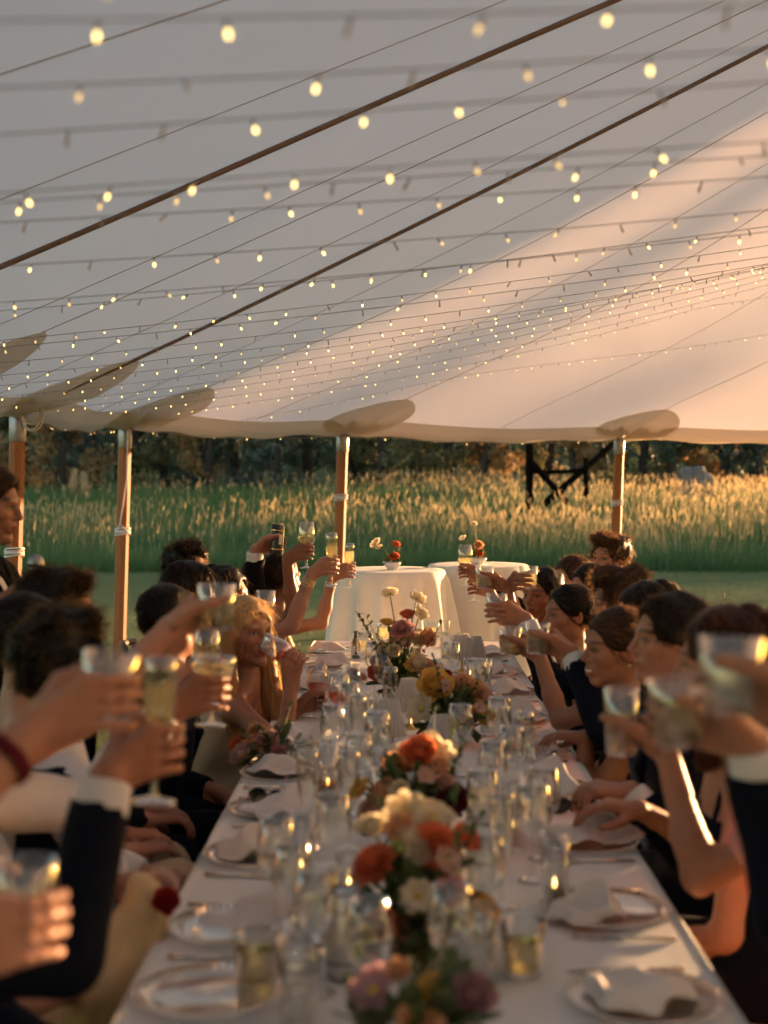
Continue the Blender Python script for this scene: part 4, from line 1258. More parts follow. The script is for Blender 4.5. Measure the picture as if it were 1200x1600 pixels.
PEOPLE_GROUP = 'guests around the dinner table'
def person(label, head, look, pelvis, face=None, sex='m', tone='light', hair='short', hairc='dark', top='suit', color='navy', bottom='navy',
           arms=(), pitch=0, roll=0, smile=0.0, hd=.0055, stand=False, off_frame=False, seed=1, legs=True, tie=None, group=PEOPLE_GROUP, hdens=1.0, k=1.0, sw=None,
           lip=None, eyes='open', earring=False, shirt='white', straps=True, hide_legs=False, kneeaz=None):
    if off_frame: hd, hdens = .0075, .15
    H = np.asarray(head, float); pelvis = np.asarray(pelvis, float)
    R = frame(look, pitch, roll)
    f = sex == 'f'
    face = look if face is None else face
    fa = math.radians(face); fwd = A3(math.cos(fa), math.sin(fa), 0)
    NB = H + R @ A3(0, -.028, -.135) + A3(0, 0, -.055)
    axis = nrm(NB - pelvis); fwd = nrm(fwd - axis * (fwd @ axis)); right = np.cross(fwd, axis)
    RT = np.stack((right, fwd, axis), 1)
    sw = sw or (.150 if f else .180)
    tL = np.linalg.norm(NB - pelvis)
    tone_ = np.array(SKIN[tone])
    root = empty('person', (pelvis[0], pelvis[1], 0 if stand else 0.0))
    off = -np.array(root.location)
    tag(root, label, 'person', group)
    # --- skeleton
    sh = {}
    for s, key in ((-1, 'L'), (1, 'R')):
        sh[key] = NB - axis * .055 + right * s * sw
    chest = NB - axis * (.19 if not f else .18) + fwd * .01
    belly = NB - axis * (tL * .66)
    torso = [ell(chest, RT, (.155, .105, .185) if not f else (.130, .092, .165), .05),
             ell(belly, RT, (.145, .105, .17) if not f else (.115, .088, .16), .06),
             ell(pelvis + axis * .02, RT, (.165, .13, .125) if not f else (.17, .13, .125), .06)]
    if f:
        for s in (-1, 1): torso.append(ell(chest + fwd * .075 + right * s * .06 - axis * .01, RT, (.058, .052, .06), .03))
    yoke = []
    for s, key in ((-1, 'L'), (1, 'R')):
        yoke.append(cone(NB - axis * .045 + right * s * .05, sh[key], .055 if not f else .042, .052 if not f else .043, .04))
        yoke.append(cone(NB + axis * .025, sh[key] + (NB - sh[key]) * .45 + axis * .012, .045 if not f else .036, .03, .04))
    arm_info, hand_meshes, handP = {}, [], {}
    armd = {a['side']: a for a in arms}
    Lu, Lf = (.30, .265) if not f else (.275, .24)
    if stand is False and not arms: pass
    sc = (1.0 if not f else .90) * k
    for s, key in ((-1, 'L'), (1, 'R')):
        a = armd.get(key)
        S = sh[key]
        if a is None:      # hand resting in the lap or hanging
            Wt = pelvis + fwd * .30 + right * s * .08 + axis * .14 if not stand else pelvis + right * s * .24 + fwd * .05 - axis * .02
            a = dict(side=key, wrist=Wt, dir=fwd * .8 - right * s * .3, palm=-axis, curl=.6, hint=right * s * .8 - fwd * .6 - axis * .3, plain=True)
        hint = np.asarray(a.get('hint', right * s * .5 - axis * 1.0), float)
        if 'grip' in a or 'px' in a:
            if 'px' in a:
                want = a.get('dist', .60 if not f else .54)
                dd = a['px'][2] + np.linspace(-.5, .8, 131) * (1.0 if a['px'][2] > 3.2 else 0.0)
                pp = np.array([at(a['px'][0], a['px'][1], d_) for d_ in dd])
                er = np.abs(np.linalg.norm(pp - S, axis=1) - want) + .12 * np.abs(dd - a['px'][2])
                a['grip'] = pp[int(np.argmin(er))]
            G = np.asarray(a['grip'], float); Rg = a.get('r', .036); axg = nrm(a.get('axis', (0, 0, 1)))
            S = S + (G - S) * .10 * a.get('reach', 1.0); sh[key] = S
            w = S - G
            for it in range(3):
                w_ = nrm(w - axg * (w @ axg) * .8)
                Wt = G + w_ * (max(Rg, .018) + .082 * sc)
                E, _ = solve_arm(S, Wt, Lu, Lf, hint)
                w = (E - G) * .75 + nrm(a['wd']) * np.linalg.norm(E - G) if 'wd' in a else (E - G)
            P, Wt = grip_prims(G, axg, w, 1 if key == 'R' else -1, Rg, sc)
            a['marks'] = grip_prims.marks
            hw = w
        else:
            Wt = np.asarray(a['wrist'], float)
            S = S + (Wt - S) * .06; sh[key] = S
            P = open_prims(Wt, np.asarray(a['dir'], float), np.asarray(a['palm'], float), 1 if key == 'R' else -1, a.get('curl', .5), sc, a.get('spread', .10))
        E, strain = solve_arm(S, Wt, Lu, Lf, hint)
        if strain > 1.12: print('ARM STRETCH', label[:40], key, round(strain, 2))
        handP[key] = (P, Wt, E, S, a)
    up_r, el_r, wr_r = ((.050, .042, .029) if not f else (.040, .034, .023))
    armP = []
    for key, (P, Wt, E, S, a) in handP.items():
        fm = E + (Wt - E) * .35
        armP += [cone(S, S + (E - S) * .5, up_r, up_r * .96, .03), cone(S + (E - S) * .5, E, up_r * .96, el_r * .95, .02), cone(E, fm, el_r * .95, el_r * 1.0, .02), cone(fm, Wt, el_r * 1.0, wr_r, .02)]
    # --- legs
    legP = []
    if legs:
        kf = fwd if kneeaz is None else A3(math.cos(math.radians(kneeaz)), math.sin(math.radians(kneeaz)), 0)
        kf = nrm(kf * A3(1, 1, 0)); kr = np.cross(kf, (0, 0, 1))
        for s in (-1, 1):
            hip = pelvis + right * s * .085 - axis * .02
            if stand:
                kn = A3(hip[0], hip[1], .50) + kf * .02; an = A3(hip[0], hip[1], .09) - kf * .02
            else:
                kn = hip * A3(1, 1, 0) + kf * .40 + kr * s * .03 + A3(0, 0, .50); an = kn * A3(1, 1, 0) - kf * .03 + A3(0, 0, .09)
            toe = an + kf * .14 + A3(0, 0, -.045)
            legP.append((hip, kn, an, toe))
    leg_pr = []
    for hip, kn, an, toe in legP:
        leg_pr += [cone(hip, kn, .082, .058, .03), cone(kn, an, .056, .040, .02), cone(an, toe, .040, .030, .02)]
    # --- body mesh: trunk and limbs coarse, head and hands fine, one skin
    V, Q, C, n = [], [], [], 0
    def addm(v, q, c):
        nonlocal n
        V.append(v); Q.append(q + n); C.append(c); n += len(v)
    hp = head_prims(H, R, sex, smile, k); npz = neck_prims(H, R, NB, sex, k)
    v, q = grow(torso + yoke + armP + npz + leg_pr, .021 if top in ('suit', 'shirt', 'vest') else .019)
    addm(v, q, np.tile(tone_, (len(v), 1)))
    ext = A3(.125, .125, .14) * k
    v, q = grow(hp + npz + yoke, hd, H - ext - A3(0, 0, .035), H + ext)
    Lc = (v - H) @ R / k
    keep = ((Lc[q].mean(1)[:, 2]) > -.150)
    lipc = lip if lip else (tone_ * np.array((1.0, .58, .56)) if f else tone_ * np.array((.92, .66, .62)))
    browc = np.array(HAIRC[hairc]) * .8 + tone_ * .06
    addm(v, q[keep], head_color(Lc, tone_, sex, lipc, browc, smile, eyes))
    for key, (P, Wt, E, S, a) in handP.items():
        fa_ = [cone(E + (Wt - E) * .35, Wt, el_r, wr_r, .02)]
        bb = [prim_box(p) for p in P]
        lo = np.min([b[0] for b in bb], 0) - .012; hi = np.max([b[1] for b in bb], 0) + .012
        wpt = Wt + (E - Wt) * .18
        lo = np.minimum(lo, wpt - .034); hi = np.maximum(hi, wpt + .034)
        v, q = grow(fa_ + P, a.get('h', .0056), lo, hi)
        cc = np.tile(tone_ * np.array((1.03, .95, .93)), (len(v), 1))
        for mp_, mr_, isn in a.get('marks', ()):
            wgt = np.clip(1.6 - 1.6 * np.linalg.norm(v - mp_, axis=1) / mr_, 0, 1)[:, None] * (.85 if isn else .45)
            cc = cc * (1 - wgt) + (tone_ * np.array((1.25, 1.15, 1.12)) if isn else tone_ * np.array((.92, .66, .60))) * wgt
        addm(v, q, cc)
    link('body', mesh_np('body', np.concatenate(V) + off, np.concatenate(Q), True, (MATS['skin'],), col=np.concatenate(C)), root)
    # --- hair
    if hair:
        v, q, mi = make_hair(H, R, hair, seed + 500, max(hd * 1.6, .0075), k, hdens * .62)
        link('hair', mesh_np('hair', v + off, q, True, (MATS['hair_' + hairc], MATS['hair_lock_' + hairc]), midx=mi), root)
    # --- clothes
    rs = np.random.default_rng(seed)
    ph = rs.uniform(0, 6, 6)
    def wr(amp, fq):
        def fun(x, y, z):
            return amp * (np.sin(fq * x + 1.5 * np.sin(fq * .6 * z + ph[0]) + ph[1]) * np.sin(fq * .7 * y + ph[2] + 1.2 * np.sin(fq * .5 * z)) + .6 * np.sin(fq * 1.4 * z + 2 * np.sin(fq * .5 * x + ph[3]) + ph[4]))
        return fun
    def infl(prims, e): 
        o_ = []
        for p in prims:
            if p[0] == 'c': o_.append(('c', p[1], p[2], p[3] + e, p[4] + e, p[5], p[6]))
            else: o_.append(('e', p[1], p[2], p[3] + e, None, p[5], p[6]))
        return o_
    def sleeve(e, upto, flare=0.0):
        o_ = []
        for key, (P, Wt, E, S, a) in handP.items():
            o_ += [cone(S, S + (E - S) * .5, up_r + e, up_r * .96 + e, .03), cone(S + (E - S) * .5, E, up_r * .96 + e, el_r + e, .02), cone(E, E + (Wt - E) * upto, el_r + e + flare, wr_r + e + flare + .004, .015)]
        return o_
    def slv_cuts(upto):
        o_ = []
        for key, (P, Wt, E, S, a) in handP.items():
            u = nrm(Wt - E); p0 = E + (Wt - E) * upto
            o_.append(('c', p0 + u * .066, p0 + u * .16, .066, .066, .004, '-'))
        return o_
    def cloth(name, prims, mat, h=.010, fun=None, parent=root):
        v, q = grow(prims, h, fun=fun)
        if len(v): return link(name, mesh_np(name, v + off, q, True, (MATS[mat],)), parent)
    if top == 'suit':
        vcut = ell(NB + fwd * .150 - axis * .13, RT, (.040, .085, .17), .01, '-')
        cloth('shirt', infl(torso[:2], .006) + infl(yoke, .004), 'cloth_' + shirt, .021)
        jk = cloth('jacket', infl(torso, .020) + infl(yoke, .014) + sleeve(.013, .86) + slv_cuts(.80) + [vcut, ell(NB + axis * .055 + fwd * .02, RT, (.072, .085, .06), .01, '-')], 'cloth_' + color, .013, wr(.003, 26))
        for s in (-1, 1):          # lapels
            a0 = NB + right * s * .066 + fwd * .055 + axis * .012; b0 = NB + right * s * .060 + fwd * .125 - axis * .12; c0 = NB + right * s * .012 + fwd * .138 - axis * .28
            cloth('lapel', [cone(a0, b0, .011, .018, .01), cone(b0, c0, .018, .008, .01)], 'cloth_' + color, .007, parent=jk)
        for key, (P, Wt, E, S, a) in handP.items():
            if a.get('plain'): continue
            u = nrm(Wt - E)
            p0 = E + (Wt - E) * .74; p1 = Wt - u * .004
            rr = wr_r + .0105
            cloth('shirt_cuff', [cone(p0, p1, rr + .003, rr, .004), cut(p1, u, .003), cut(p0, -u, .003)], 'cloth_' + shirt, .006)
    elif top in ('shirt', 'vest', 'rolled'):
        up = .93 if top != 'rolled' else .1
        cloth('shirt', infl(torso[:2], .012) + infl(yoke, .010) + sleeve(.012, up) + (slv_cuts(.93) if top != 'rolled' else []) + [ell(NB + axis * .055 + fwd * .02, RT, (.066, .078, .05), .01, '-')], 'cloth_' + shirt, .0135, wr(.0045, 30))
        if top == 'vest':
            cloth('waistcoat', infl(torso[:2], .022) + infl(yoke[:1] + yoke[2:3], .012) + [ell(NB + fwd * .15 - axis * .08, RT, (.05, .09, .16), .01, '-')], 'cloth_' + color, .010)
    elif top == 'tee':
        cloth('shirt', infl(torso[:2], .012) + infl(yoke, .008) + [cone(S, S + (E - S) * .55, up_r + .014, up_r + .014, .02) for (P, Wt, E, S, a) in handP.values()], 'cloth_' + color, .009, wr(.003, 26))
    elif top in ('dress', 'halter', 'gown'):
        tp_ = NB - axis * (.135 if top == 'dress' else .10)
        pr = infl(torso, .010)
        if not stand and legs:
            pr += [cone(lp[0], lp[1], .105, .09, .06) for lp in legP] + [cone(lp[1], lp[1] * A3(1, 1, 0) + A3(0, 0, .30), .09, .10, .05) for lp in legP]
        pr += [cut(tp_, axis - fwd * (.25 if top == 'dress' else -.1), .01)]
        dr = cloth('dress', pr, ('cloth_' + color) if color != 'satin' else 'satin_gold', .017, wr(.003, 34))
        if straps:
            for s in (-1, 1):
                a0 = tp_ + right * s * .075 + fwd * .095 - axis * .03; b0 = NB + right * s * (.075 if top != 'halter' else .05) + axis * .012 + fwd * .015; c0 = tp_ + right * s * .07 - fwd * .09
                cloth('strap', [cone(a0, b0, .012 if top == 'dress' else .02, .009, .004), cone(b0, c0, .009, .010, .004)], ('cloth_' + color) if color != 'satin' else 'satin_gold', .009, parent=dr)
    if top in ('suit', 'shirt', 'vest', 'rolled'):
        ncut = ell(NB + fwd * .085 + axis * .045, RT, (.018, .06, .05), .004, '-')
        ncut2 = [ncut] if top != 'suit' or not tie else []
        nv = nrm(H + R @ A3(0, -.02, -.07) - NB)
        r0 = .0665 if not f else .054
        c0 = NB + A3(0, 0, -.014); c1 = c0 + nv * .058
        cloth('collar', [cone(c0, c1, r0 + .012, r0 - .003, .004), cut(c1, nv - fwd * .35, .004)] + ncut2, 'cloth_' + shirt, .0075)
    if tie:
        t0 = NB + fwd * .088 + axis * .006; t1 = NB + fwd * .135 - axis * .09; t2 = NB + fwd * .142 - axis * .34
        cloth('tie', [cone(t0, t0 - axis * .03 + fwd * .01, .016, .012, .004), cone(t0 - axis * .03 + fwd * .006, t1, .012, .018, .006), cone(t1, t2, .019, .026, .008)], 'cloth_' + tie, .007)
    if legs and top in ('suit', 'shirt', 'vest', 'rolled', 'tee'):
        tp2 = []
        for hip, kn, an, toe in legP:
            tp2 += [cone(hip, kn, .096, .074, .03), cone(kn, an, .072, .062, .02)]
        cloth('trousers', infl(torso[2:3], .018) + tp2 + [cut(pelvis + axis * .12, axis, .01)], 'cloth_' + bottom, .026, wr(.004, 22))
    for hip, kn, an, toe in legP:
        if legs: cloth('shoe', [cone(an - A3(0, 0, .035), toe + A3(0, 0, .0), .047, .038, .02), cut(A3(0, 0, .004), (0, 0, -1), .003)], 'cloth_black', .016)
    if earring:
        for s in (-1, 1):
            m = MB(); p = H + R @ A3(s * .082, -.012, -.044) + off
            m.lathe([(0.0005, .005), (.005, .0), (.0005, -.006)], 8, c=p); m.build('earring', MATS['gold_flatware'], root)
    info = dict(root=root, off=off, arms=handP, H=H, R=R, NB=NB, RT=RT, wr=wr_r)
    for key, (P, Wt, E, S, a) in handP.items():
        if a.get('bracelet'):
            mat, rb, cnt, fr = a['bracelet']
            u = nrm(E - Wt); r0 = wr_r + (el_r - wr_r) * fr + .003
            for j in range(cnt):
                m = MB(); aa = np.linspace(0, 2 * PI, 25); x1 = nrm(np.cross(u, (0.2, .3, .9))); x2 = np.cross(u, x1)
                c = Wt + (E - Wt) * fr * .65 + u * (j * .009)
                pts = c + r0 * (np.cos(aa)[:, None] * x1 + np.sin(aa)[:, None] * x2)
                m.tube(pts + off, rb, 7, cap=False); m.build('bracelet', MATS[mat], root)
    return info

# ================================================================== THE GUESTS
DRINKS = []      # (kind, grip point, axis, label, liquid)
def G_(px, py, d): return at(px, py, d)
def hold(kind, g, label, liquid=None, axis=(0, 0, 1), drop=0.045, group='glasses raised for the toast'):
    DRINKS.append((kind, np.asarray(g, float), nrm(axis), label, liquid, drop, group))
SEATS = []
def guest(label, head, look, pel, **kw):
    SEATS.append((np.asarray(pel, float), kw.get('face', look), label, kw.get('stand', False)))
    info = person(label, head, look, pel, **kw)
    global HOLD
    for k_, t in info['arms'].items():
        if 'px' in t[4] and HOLD: HOLD(t[4]['grip'])
    HOLD = None
    return info
HOLD = None

# ---------------- right side, near to far
GPX = (1140, 1078, 1.75); HOLD = lambda g: hold('rocks', g, 'blurred tumbler held up nearest the camera on the right', 'water', (0.05, 0.1, 1))
guest('man whose white shirt sleeve reaches in at the right edge nearest the camera', A3(.92, 1.35, 1.24), 150, A3(.98, 1.3, .50), face=150, top='shirt', tone='light', hair='short', hairc='brown', bottom='charcoal',
      arms=[dict(side='R', px=GPX, r=.037, hint=A3(.5, .2, -1.0), wd=A3(1.0, -.1, -.5), h=.0046)], seed=71, off_frame=True)
GPX = (1062, 1132, 2.0); HOLD = lambda g: hold('rocks', g, 'clear tumbler in the raised hand with white cuff and navy sleeve on the right', 'pale_cocktail', (-0.12, 0, 1))
guest('man in navy jacket raising a glass from outside the right edge of the picture', A3(.84, 1.85, 1.24), 165, A3(.86, 1.82, .50), face=165, top='suit', tone='fair', hair='short', hairc='brown',
      arms=[dict(side='R', px=GPX, r=.038, hint=A3(.4, .1, -1.0), wd=A3(.5, 0, -1.0), h=.0046),
            dict(side='L', wrist=A3(.66, 1.75, .62), dir=(-1, .4, 0), palm=(0, 0, -1), curl=.5)], seed=72, off_frame=True)
GPX = (972, 1148, 2.85); HOLD = lambda g: hold('highball', g, 'tall tumbler of amber drink raised in a bare hand on the right', 'whiskey', (0.0, 0, 1), drop=.03)
guest('woman in pink floral dress with bare arm raised at the right edge', A3(.80, 2.56, 1.22), 172, A3(.84, 2.56, .50), face=172, sex='f', tone='tan', hair='lob', hairc='brown', top='tee', color='pink', bottom='pink',
      arms=[dict(side='R', px=GPX, r=.036, hint=A3(-.7, -.1, -1.0), wd=A3(.1, -.1, -1.0), h=.0046),
            dict(side='L', wrist=A3(.70, 2.2, .62), dir=(-1, .5, 0), palm=(0, 0, -1), curl=.4)], seed=73, off_frame=True)
guest('woman with wavy sunlit brown hair behind the raised glasses on the right', G_(1128, 1038, 3.15), 168, A3(.86, 3.18, .50), face=175, sex='f', tone='light', hair='lob', hairc='auburn', top='dress', color='navy',
      arms=[dict(side='R', wrist=A3(.56, 3.32, .84), dir=(-1, .1, .1), palm=(0, 0, -1), curl=.6)], seed=74, hdens=1.6, hd=.0038)
GPX = (840, 1006, 4.15); HOLD = lambda g: hold('rocks', g, 'tumbler of pale cocktail held out by the dark haired man in profile', 'pale_cocktail')
guest('dark haired man in navy suit and tie in profile holding out a tumbler', G_(1046, 1000, 3.78), 190, A3(.85, 3.82, .50), face=172, tone='light', hair='short', hairc='dark', tie='blue', roll=0, pitch=2,
      arms=[dict(side='R', px=GPX, r=.037, hint=A3(.0, .0, -1.0), wd=A3(.8, .0, -.5), h=.0046),
            dict(side='L', wrist=A3(.585, 3.60, .82), dir=(-1, .15, .05), palm=(0, 0.1, -1), curl=.8, h=.0046)], seed=75, hdens=1.5, hd=.0038)
GPX = (797, 1010, 4.62); HOLD = lambda g: hold('rocks', g, 'tumbler held up by the smiling woman with the ponytail', 'pale_cocktail')
guest('smiling woman with a ponytail and bare shoulders in profile', G_(962, 1013, 4.33), 192, A3(.84, 4.40, .50), face=172, sex='f', tone='tan', hair='ponytail', hairc='brown', top='dress', color='black', smile=1.0, pitch=-2,
      arms=[dict(side='R', px=GPX, r=.036, hint=A3(-.2, .1, -1.0), wd=A3(.7, 0, -.9), h=.0046),
            dict(side='L', wrist=A3(.56, 4.30, .83), dir=(-1, .3, .0), palm=(0, 0, -1), curl=.6, h=.0046)], seed=76, hdens=1.4, hd=.0038, earring=True, straps=False)
guest('woman with long dark hair half hidden behind the ponytail', G_(1006, 968, 4.80), 178, A3(.95, 4.82, .50), face=178, sex='f', tone='light', hair='long', hairc='dark', top='dress', color='wine', seed=77)
GPX = (776, 955, 5.15); HOLD = lambda g: hold('rocks', g, 'tumbler with brownish drink held out on a navy sleeve in the right row', 'pale_cocktail')
guest('brown haired man in navy suit bending behind the smiling woman', G_(968, 940, 5.22), 186, A3(.90, 5.26, .50), face=180, tone='light', hair='wavy', hairc='brown', pitch=-8,
      arms=[dict(side='L', px=GPX, r=.038, hint=A3(.0, -.1, -.9), wd=A3(.9, 0, -.45), h=.0046)], seed=78, hdens=1.4)
GPX = (757, 908, 6.2); HOLD = lambda g: hold('rocks', g, 'tumbler glowing in the sun held out on a bare arm toward the flowers', 'white_wine')
guest('woman with dark hair peering over the outstretched navy sleeve', G_(888, 960, 5.78), 196, A3(.88, 5.82, .50), face=180, sex='f', tone='tan', hair='bun', hairc='black', top='dress', color='black', smile=.6,
      arms=[dict(side='R', px=GPX, r=.036, hint=A3(.0, .1, -1), wd=A3(.9, 0, -.6))], seed=79, hdens=1.2)
GPX = (826, 908, 6.22); HOLD = lambda g: hold('rocks', g, 'tumbler held close to the face of the short haired man in the right row', 'white_wine')
guest('man with short black hair turned toward the camera in the right row', G_(848, 930, 6.42), 226, A3(.84, 6.48, .50), face=195, tone='olive', hair='crop', hairc='black', top='tee', color='black', smile=.3,
      arms=[dict(side='R', px=GPX, r=.036, hint=A3(.2, .0, -1), wd=A3(-.6, .2, -.8))], seed=80, hd=.0038, hdens=1.5)
guest('woman with parted dark hair seated behind the navy shoulder', G_(922, 925, 6.2), 205, A3(1.02, 6.22, .50), face=190, sex='f', tone='light', hair='bun', hairc='dark', top='dress', color='wine', seed=81)
GPX = (727, 893, 6.85); HOLD = lambda g: hold('wine', g, 'wine glass of white wine held highest in the right row beside the cocktail tables', 'white_wine', drop=.012)
guest('woman with light brown hair in the back of the right row', G_(893, 908, 6.92), 208, A3(.92, 6.96, .50), face=190, sex='f', tone='light', hair='ponytail', hairc='brown', top='dress', color='sage',
      arms=[dict(side='R', px=GPX, r=.022, hint=A3(0, .2, -1), wd=A3(.9, 0, -.6))], seed=82)
GPX = (741, 918, 7.2); HOLD = lambda g: hold('wine', g, 'second wine glass raised just in front of the far cocktail table', 'white_wine', drop=.012)
guest('man with tousled sunlit brown hair, farthest and tallest in the right row', G_(953, 872, 7.4), 222, A3(1.12, 7.45, .50), face=190, tone='light', hair='wavy', hairc='brown', top='shirt', shirt='charcoal',
      arms=[dict(side='R', px=GPX, r=.022, hint=A3(0, .2, -1), wd=A3(.9, 0, -.6))], seed=83, hdens=1.5, hd=.0042)

# ---------------- left side, near to far
GPX = (30, 1440, 1.62); HOLD = lambda g: hold('rocks', g, 'tumbler held in the hand at the lower left corner', 'water', (0, 0, 1), drop=.035)
guest('guest whose hand with a tumbler reaches in at the lower left corner', A3(-.88, 1.02, 1.22), 30, A3(-.90, .95, .50), face=30, top='rolled', tone='fair', hair='short', hairc='brown', bottom='charcoal',
      arms=[dict(side='R', px=GPX, r=.038, hint=A3(-.4, -.2, -1), wd=A3(-.7, -.4, -1.0), h=.0046)], seed=61, off_frame=True)
GPX = (165, 1092, 2.0); HOLD = lambda g: hold('rocks', g, 'tumbler in the raised hand with the dark wristband', 'white_wine', (.1, 0, 1), drop=.02)
guest('guest with bare forearm and dark wristband raised across the left foreground', A3(-.88, 1.62, 1.24), 20, A3(-.88, 1.56, .50), face=22, top='rolled', tone='light', hair='short', hairc='dark', bottom='navy',
      arms=[dict(side='R', px=GPX, r=.036, hint=A3(-.5, -.2, -1), wd=A3(-.8, -.3, -.9), h=.0046, bracelet=('cloth_wine', .006, 2, .30))], seed=62, off_frame=True)
GPX = (243, 1168, 2.2); HOLD = lambda g: hold('flute', g, 'champagne flute in the hand with wide white cuff at left', 'white_wine', (.06, 0, 1), drop=.03)
guest('man in navy jacket with wide white cuff raising a flute at lower left', A3(-.78, 2.02, 1.24), 15, A3(-.76, 2.08, .50), face=10, top='suit', tone='tan', hair='short', hairc='dark',
      arms=[dict(side='R', px=GPX, r=.026, hint=A3(-.2, -.4, -1), wd=A3(-.5, -.4, -1.0), h=.0046)], seed=63, off_frame=True)
GPX = (338, 962, 2.95); HOLD = lambda g: hold('rocks', g, 'blurred tumbler of yellow drink raised high on a bare arm at left', 'citrus', (0.0, 0, 1), drop=.02)
guest('woman in gold satin dress reaching a bare arm up from the left edge', A3(-.90, 2.58, 1.20), 20, A3(-.84, 2.62, .50), face=14, sex='f', tone='fair', hair='bun', hairc='brown', top='dress', color='satin',
      arms=[dict(side='L', px=GPX, r=.038, hint=A3(.2, .0, -1), wd=A3(-.45, -.1, -1.0), h=.0046)], seed=64, off_frame=True)
GPX = (330, 1082, 3.1); HOLD = lambda g: hold('coupe', g, 'shallow coupe glass held at the end of the long white shirt sleeve', 'white_wine', (.05, 0, 1), drop=.02)
guest('man in white shirt stretching a long sleeve along the left row', A3(-.98, 2.90, 1.22), 20, A3(-.86, 2.96, .50), face=12, top='shirt', tone='tan', hair='short', hairc='dark',
      arms=[dict(side='R', px=GPX, r=.024, hint=A3(.1, -.1, -1), wd=A3(-.8, -.1, -.6), h=.0046)], seed=65, off_frame=True)
guest('man with thick black hair seen from behind at left with white collar', G_(92, 1040, 3.28), 55, A3(-.88, 3.30, .50), face=30, top='vest', color='navy', tone='light', hair='wavy', hairc='black', hdens=1.6, hd=.004, seed=66)
guest('woman with dark hair in a low bun at the left edge', G_(46, 1002, 3.72), 25, A3(-1.02, 3.72, .50), face=20, sex='f', tone='light', hair='bun', hairc='dark', top='dress', color='champagne', seed=67)
guest('dark haired man with sunlit fringe just under the microphone', G_(92, 958, 4.15), 12, A3(-1.06, 4.12, .50), face=12, top='suit', color='navy', tone='light', hair='wavy', hairc='dark', hdens=1.5, seed=68)
GPX = (322, 1058, 4.28); HOLD = lambda g: hold('wine', g, 'wine glass held low in front of the navy jacket in the left row', 'white_wine', drop=.01)
guest('man with cropped black hair and white collar seen from behind in the left row', G_(266, 975, 4.5), 52, A3(-.86, 4.46, .50), face=25, top='suit', tone='tan', hair='crop', hairc='black', hdens=2.0, hd=.0038,
      arms=[dict(side='R', px=GPX, r=.022, hint=A3(-.4, -.4, -1), wd=A3(-.9, 0, -.4))], seed=69)
ax_w = A3(-.86, .05, .50); g = G_(462, 1032, 4.82)
hold('wine', g, 'wine glass tilted to the lips of the blonde woman', 'rose_wine', ax_w, drop=.02)
g2 = G_(496, 1098, 5.0)
guest('blonde woman with long wavy hair drinking from a wine glass', G_(385, 990, 5.0), -46, A3(-.76, 5.08, .50), face=0, sex='f', tone='tan', hair='long', hairc='blonde', top='halter', color='champagne', pitch=4,
      lip=(.36, .05, .05), arms=[dict(side='R', grip=g, r=.020, axis=ax_w, hint=A3(.2, -.6, -1), wd=A3(-.2, -.2, -1.0), h=.0042),
            dict(side='L', grip=g2, r=.018, hint=A3(-.2, .3, -1), wd=A3(-1, 0, .1), h=.0046)], seed=70, hdens=1.6, hd=.0038)
DRINKS.append(('wine', g2, A3(0, 0, 1), 'glass of rose wine held on the table by the blonde woman', 'rose_wine', .02, 'glasses raised for the toast'))
GPX = (415, 962, 5.72); HOLD = lambda g: hold('highball', g, 'tall tumbler of pale beer behind the blonde head', 'pale_cocktail', drop=.02)
guest('woman with brown hair over the shoulder of the cropped man', G_(300, 930, 5.55), 45, A3(-.86, 5.60, .50), face=20, sex='f', tone='light', hair='lob', hairc='dark', top='dress', color='black',
      arms=[dict(side='L', px=GPX, r=.034, hint=A3(-.2, .3, -1), wd=A3(-.9, 0, -.6))], seed=84, hdens=1.2)
GPX = (518, 884, 6.05); HOLD = lambda g: hold('flute', g, 'champagne flute at the tip of the long bare arm with gold bracelets', 'white_wine', drop=.04)
guest('dark haired woman with gold bracelets stretching her bare arm toward the centre', G_(352, 932, 6.02), -8, A3(-.78, 6.06, .50), face=5, sex='f', tone='light', hair='lob', hairc='dark', top='dress', color='champagne',
      arms=[dict(side='R', px=GPX, r=.020, hint=A3(.1, -.2, -1), wd=A3(-.9, -.1, -.75), bracelet=('gold_flatware', .0022, 4, .22))], seed=85, hdens=1.2)
GPX = (432, 850, 6.62); HOLD = lambda g: hold('can', g, 'black drink can raised above the heads on a dark sleeve', None, (0.06, 0, 1), drop=.07)
guest('man with curly dark hair raising a black can', G_(292, 890, 6.55), -35, A3(-1.02, 6.55, .50), face=5, top='suit', color='black', tone='light', hair='curly', hairc='dark', hdens=1.4,
      arms=[dict(side='L', px=GPX, r=.033, hint=A3(-.1, .2, -1), wd=A3(-.9, 0, -.7))], seed=86)
GPX = (479, 862, 6.62); HOLD = lambda g: hold('wine', g, 'wine glass raised highest by the woman in the cream halter dress', 'white_wine', drop=.016)
guest('woman with dark pinned hair and cream halter dress raising a wine glass', G_(438, 905, 6.78), 35, A3(-.68, 6.85, .50), face=10, sex='f', tone='brown', hair='bun', hairc='dark', top='halter', color='cream',
      arms=[dict(side='R', px=GPX, r=.022, hint=A3(.3, -.3, -1), wd=A3(-.5, -.1, -1.0))], seed=87, hdens=1.4)
GPX = (546, 892, 7.02); HOLD = lambda g: hold('flute', g, 'second champagne flute overlapping the first over the left row', 'white_wine', drop=.04)
guest('woman at the far end of the left row with bent elbow and bracelet', G_(418, 912, 7.32), 10, A3(-.72, 7.34, .50), face=0, sex='f', tone='light', hair='long', hairc='brown', top='dress', color='cream',
      arms=[dict(side='R', px=GPX, r=.020, hint=A3(.5, -.1, -1), wd=A3(-.9, 0, -.7), bracelet=('silver', .002, 3, .2))], seed=88)
g = G_(48, 930, 4.30)
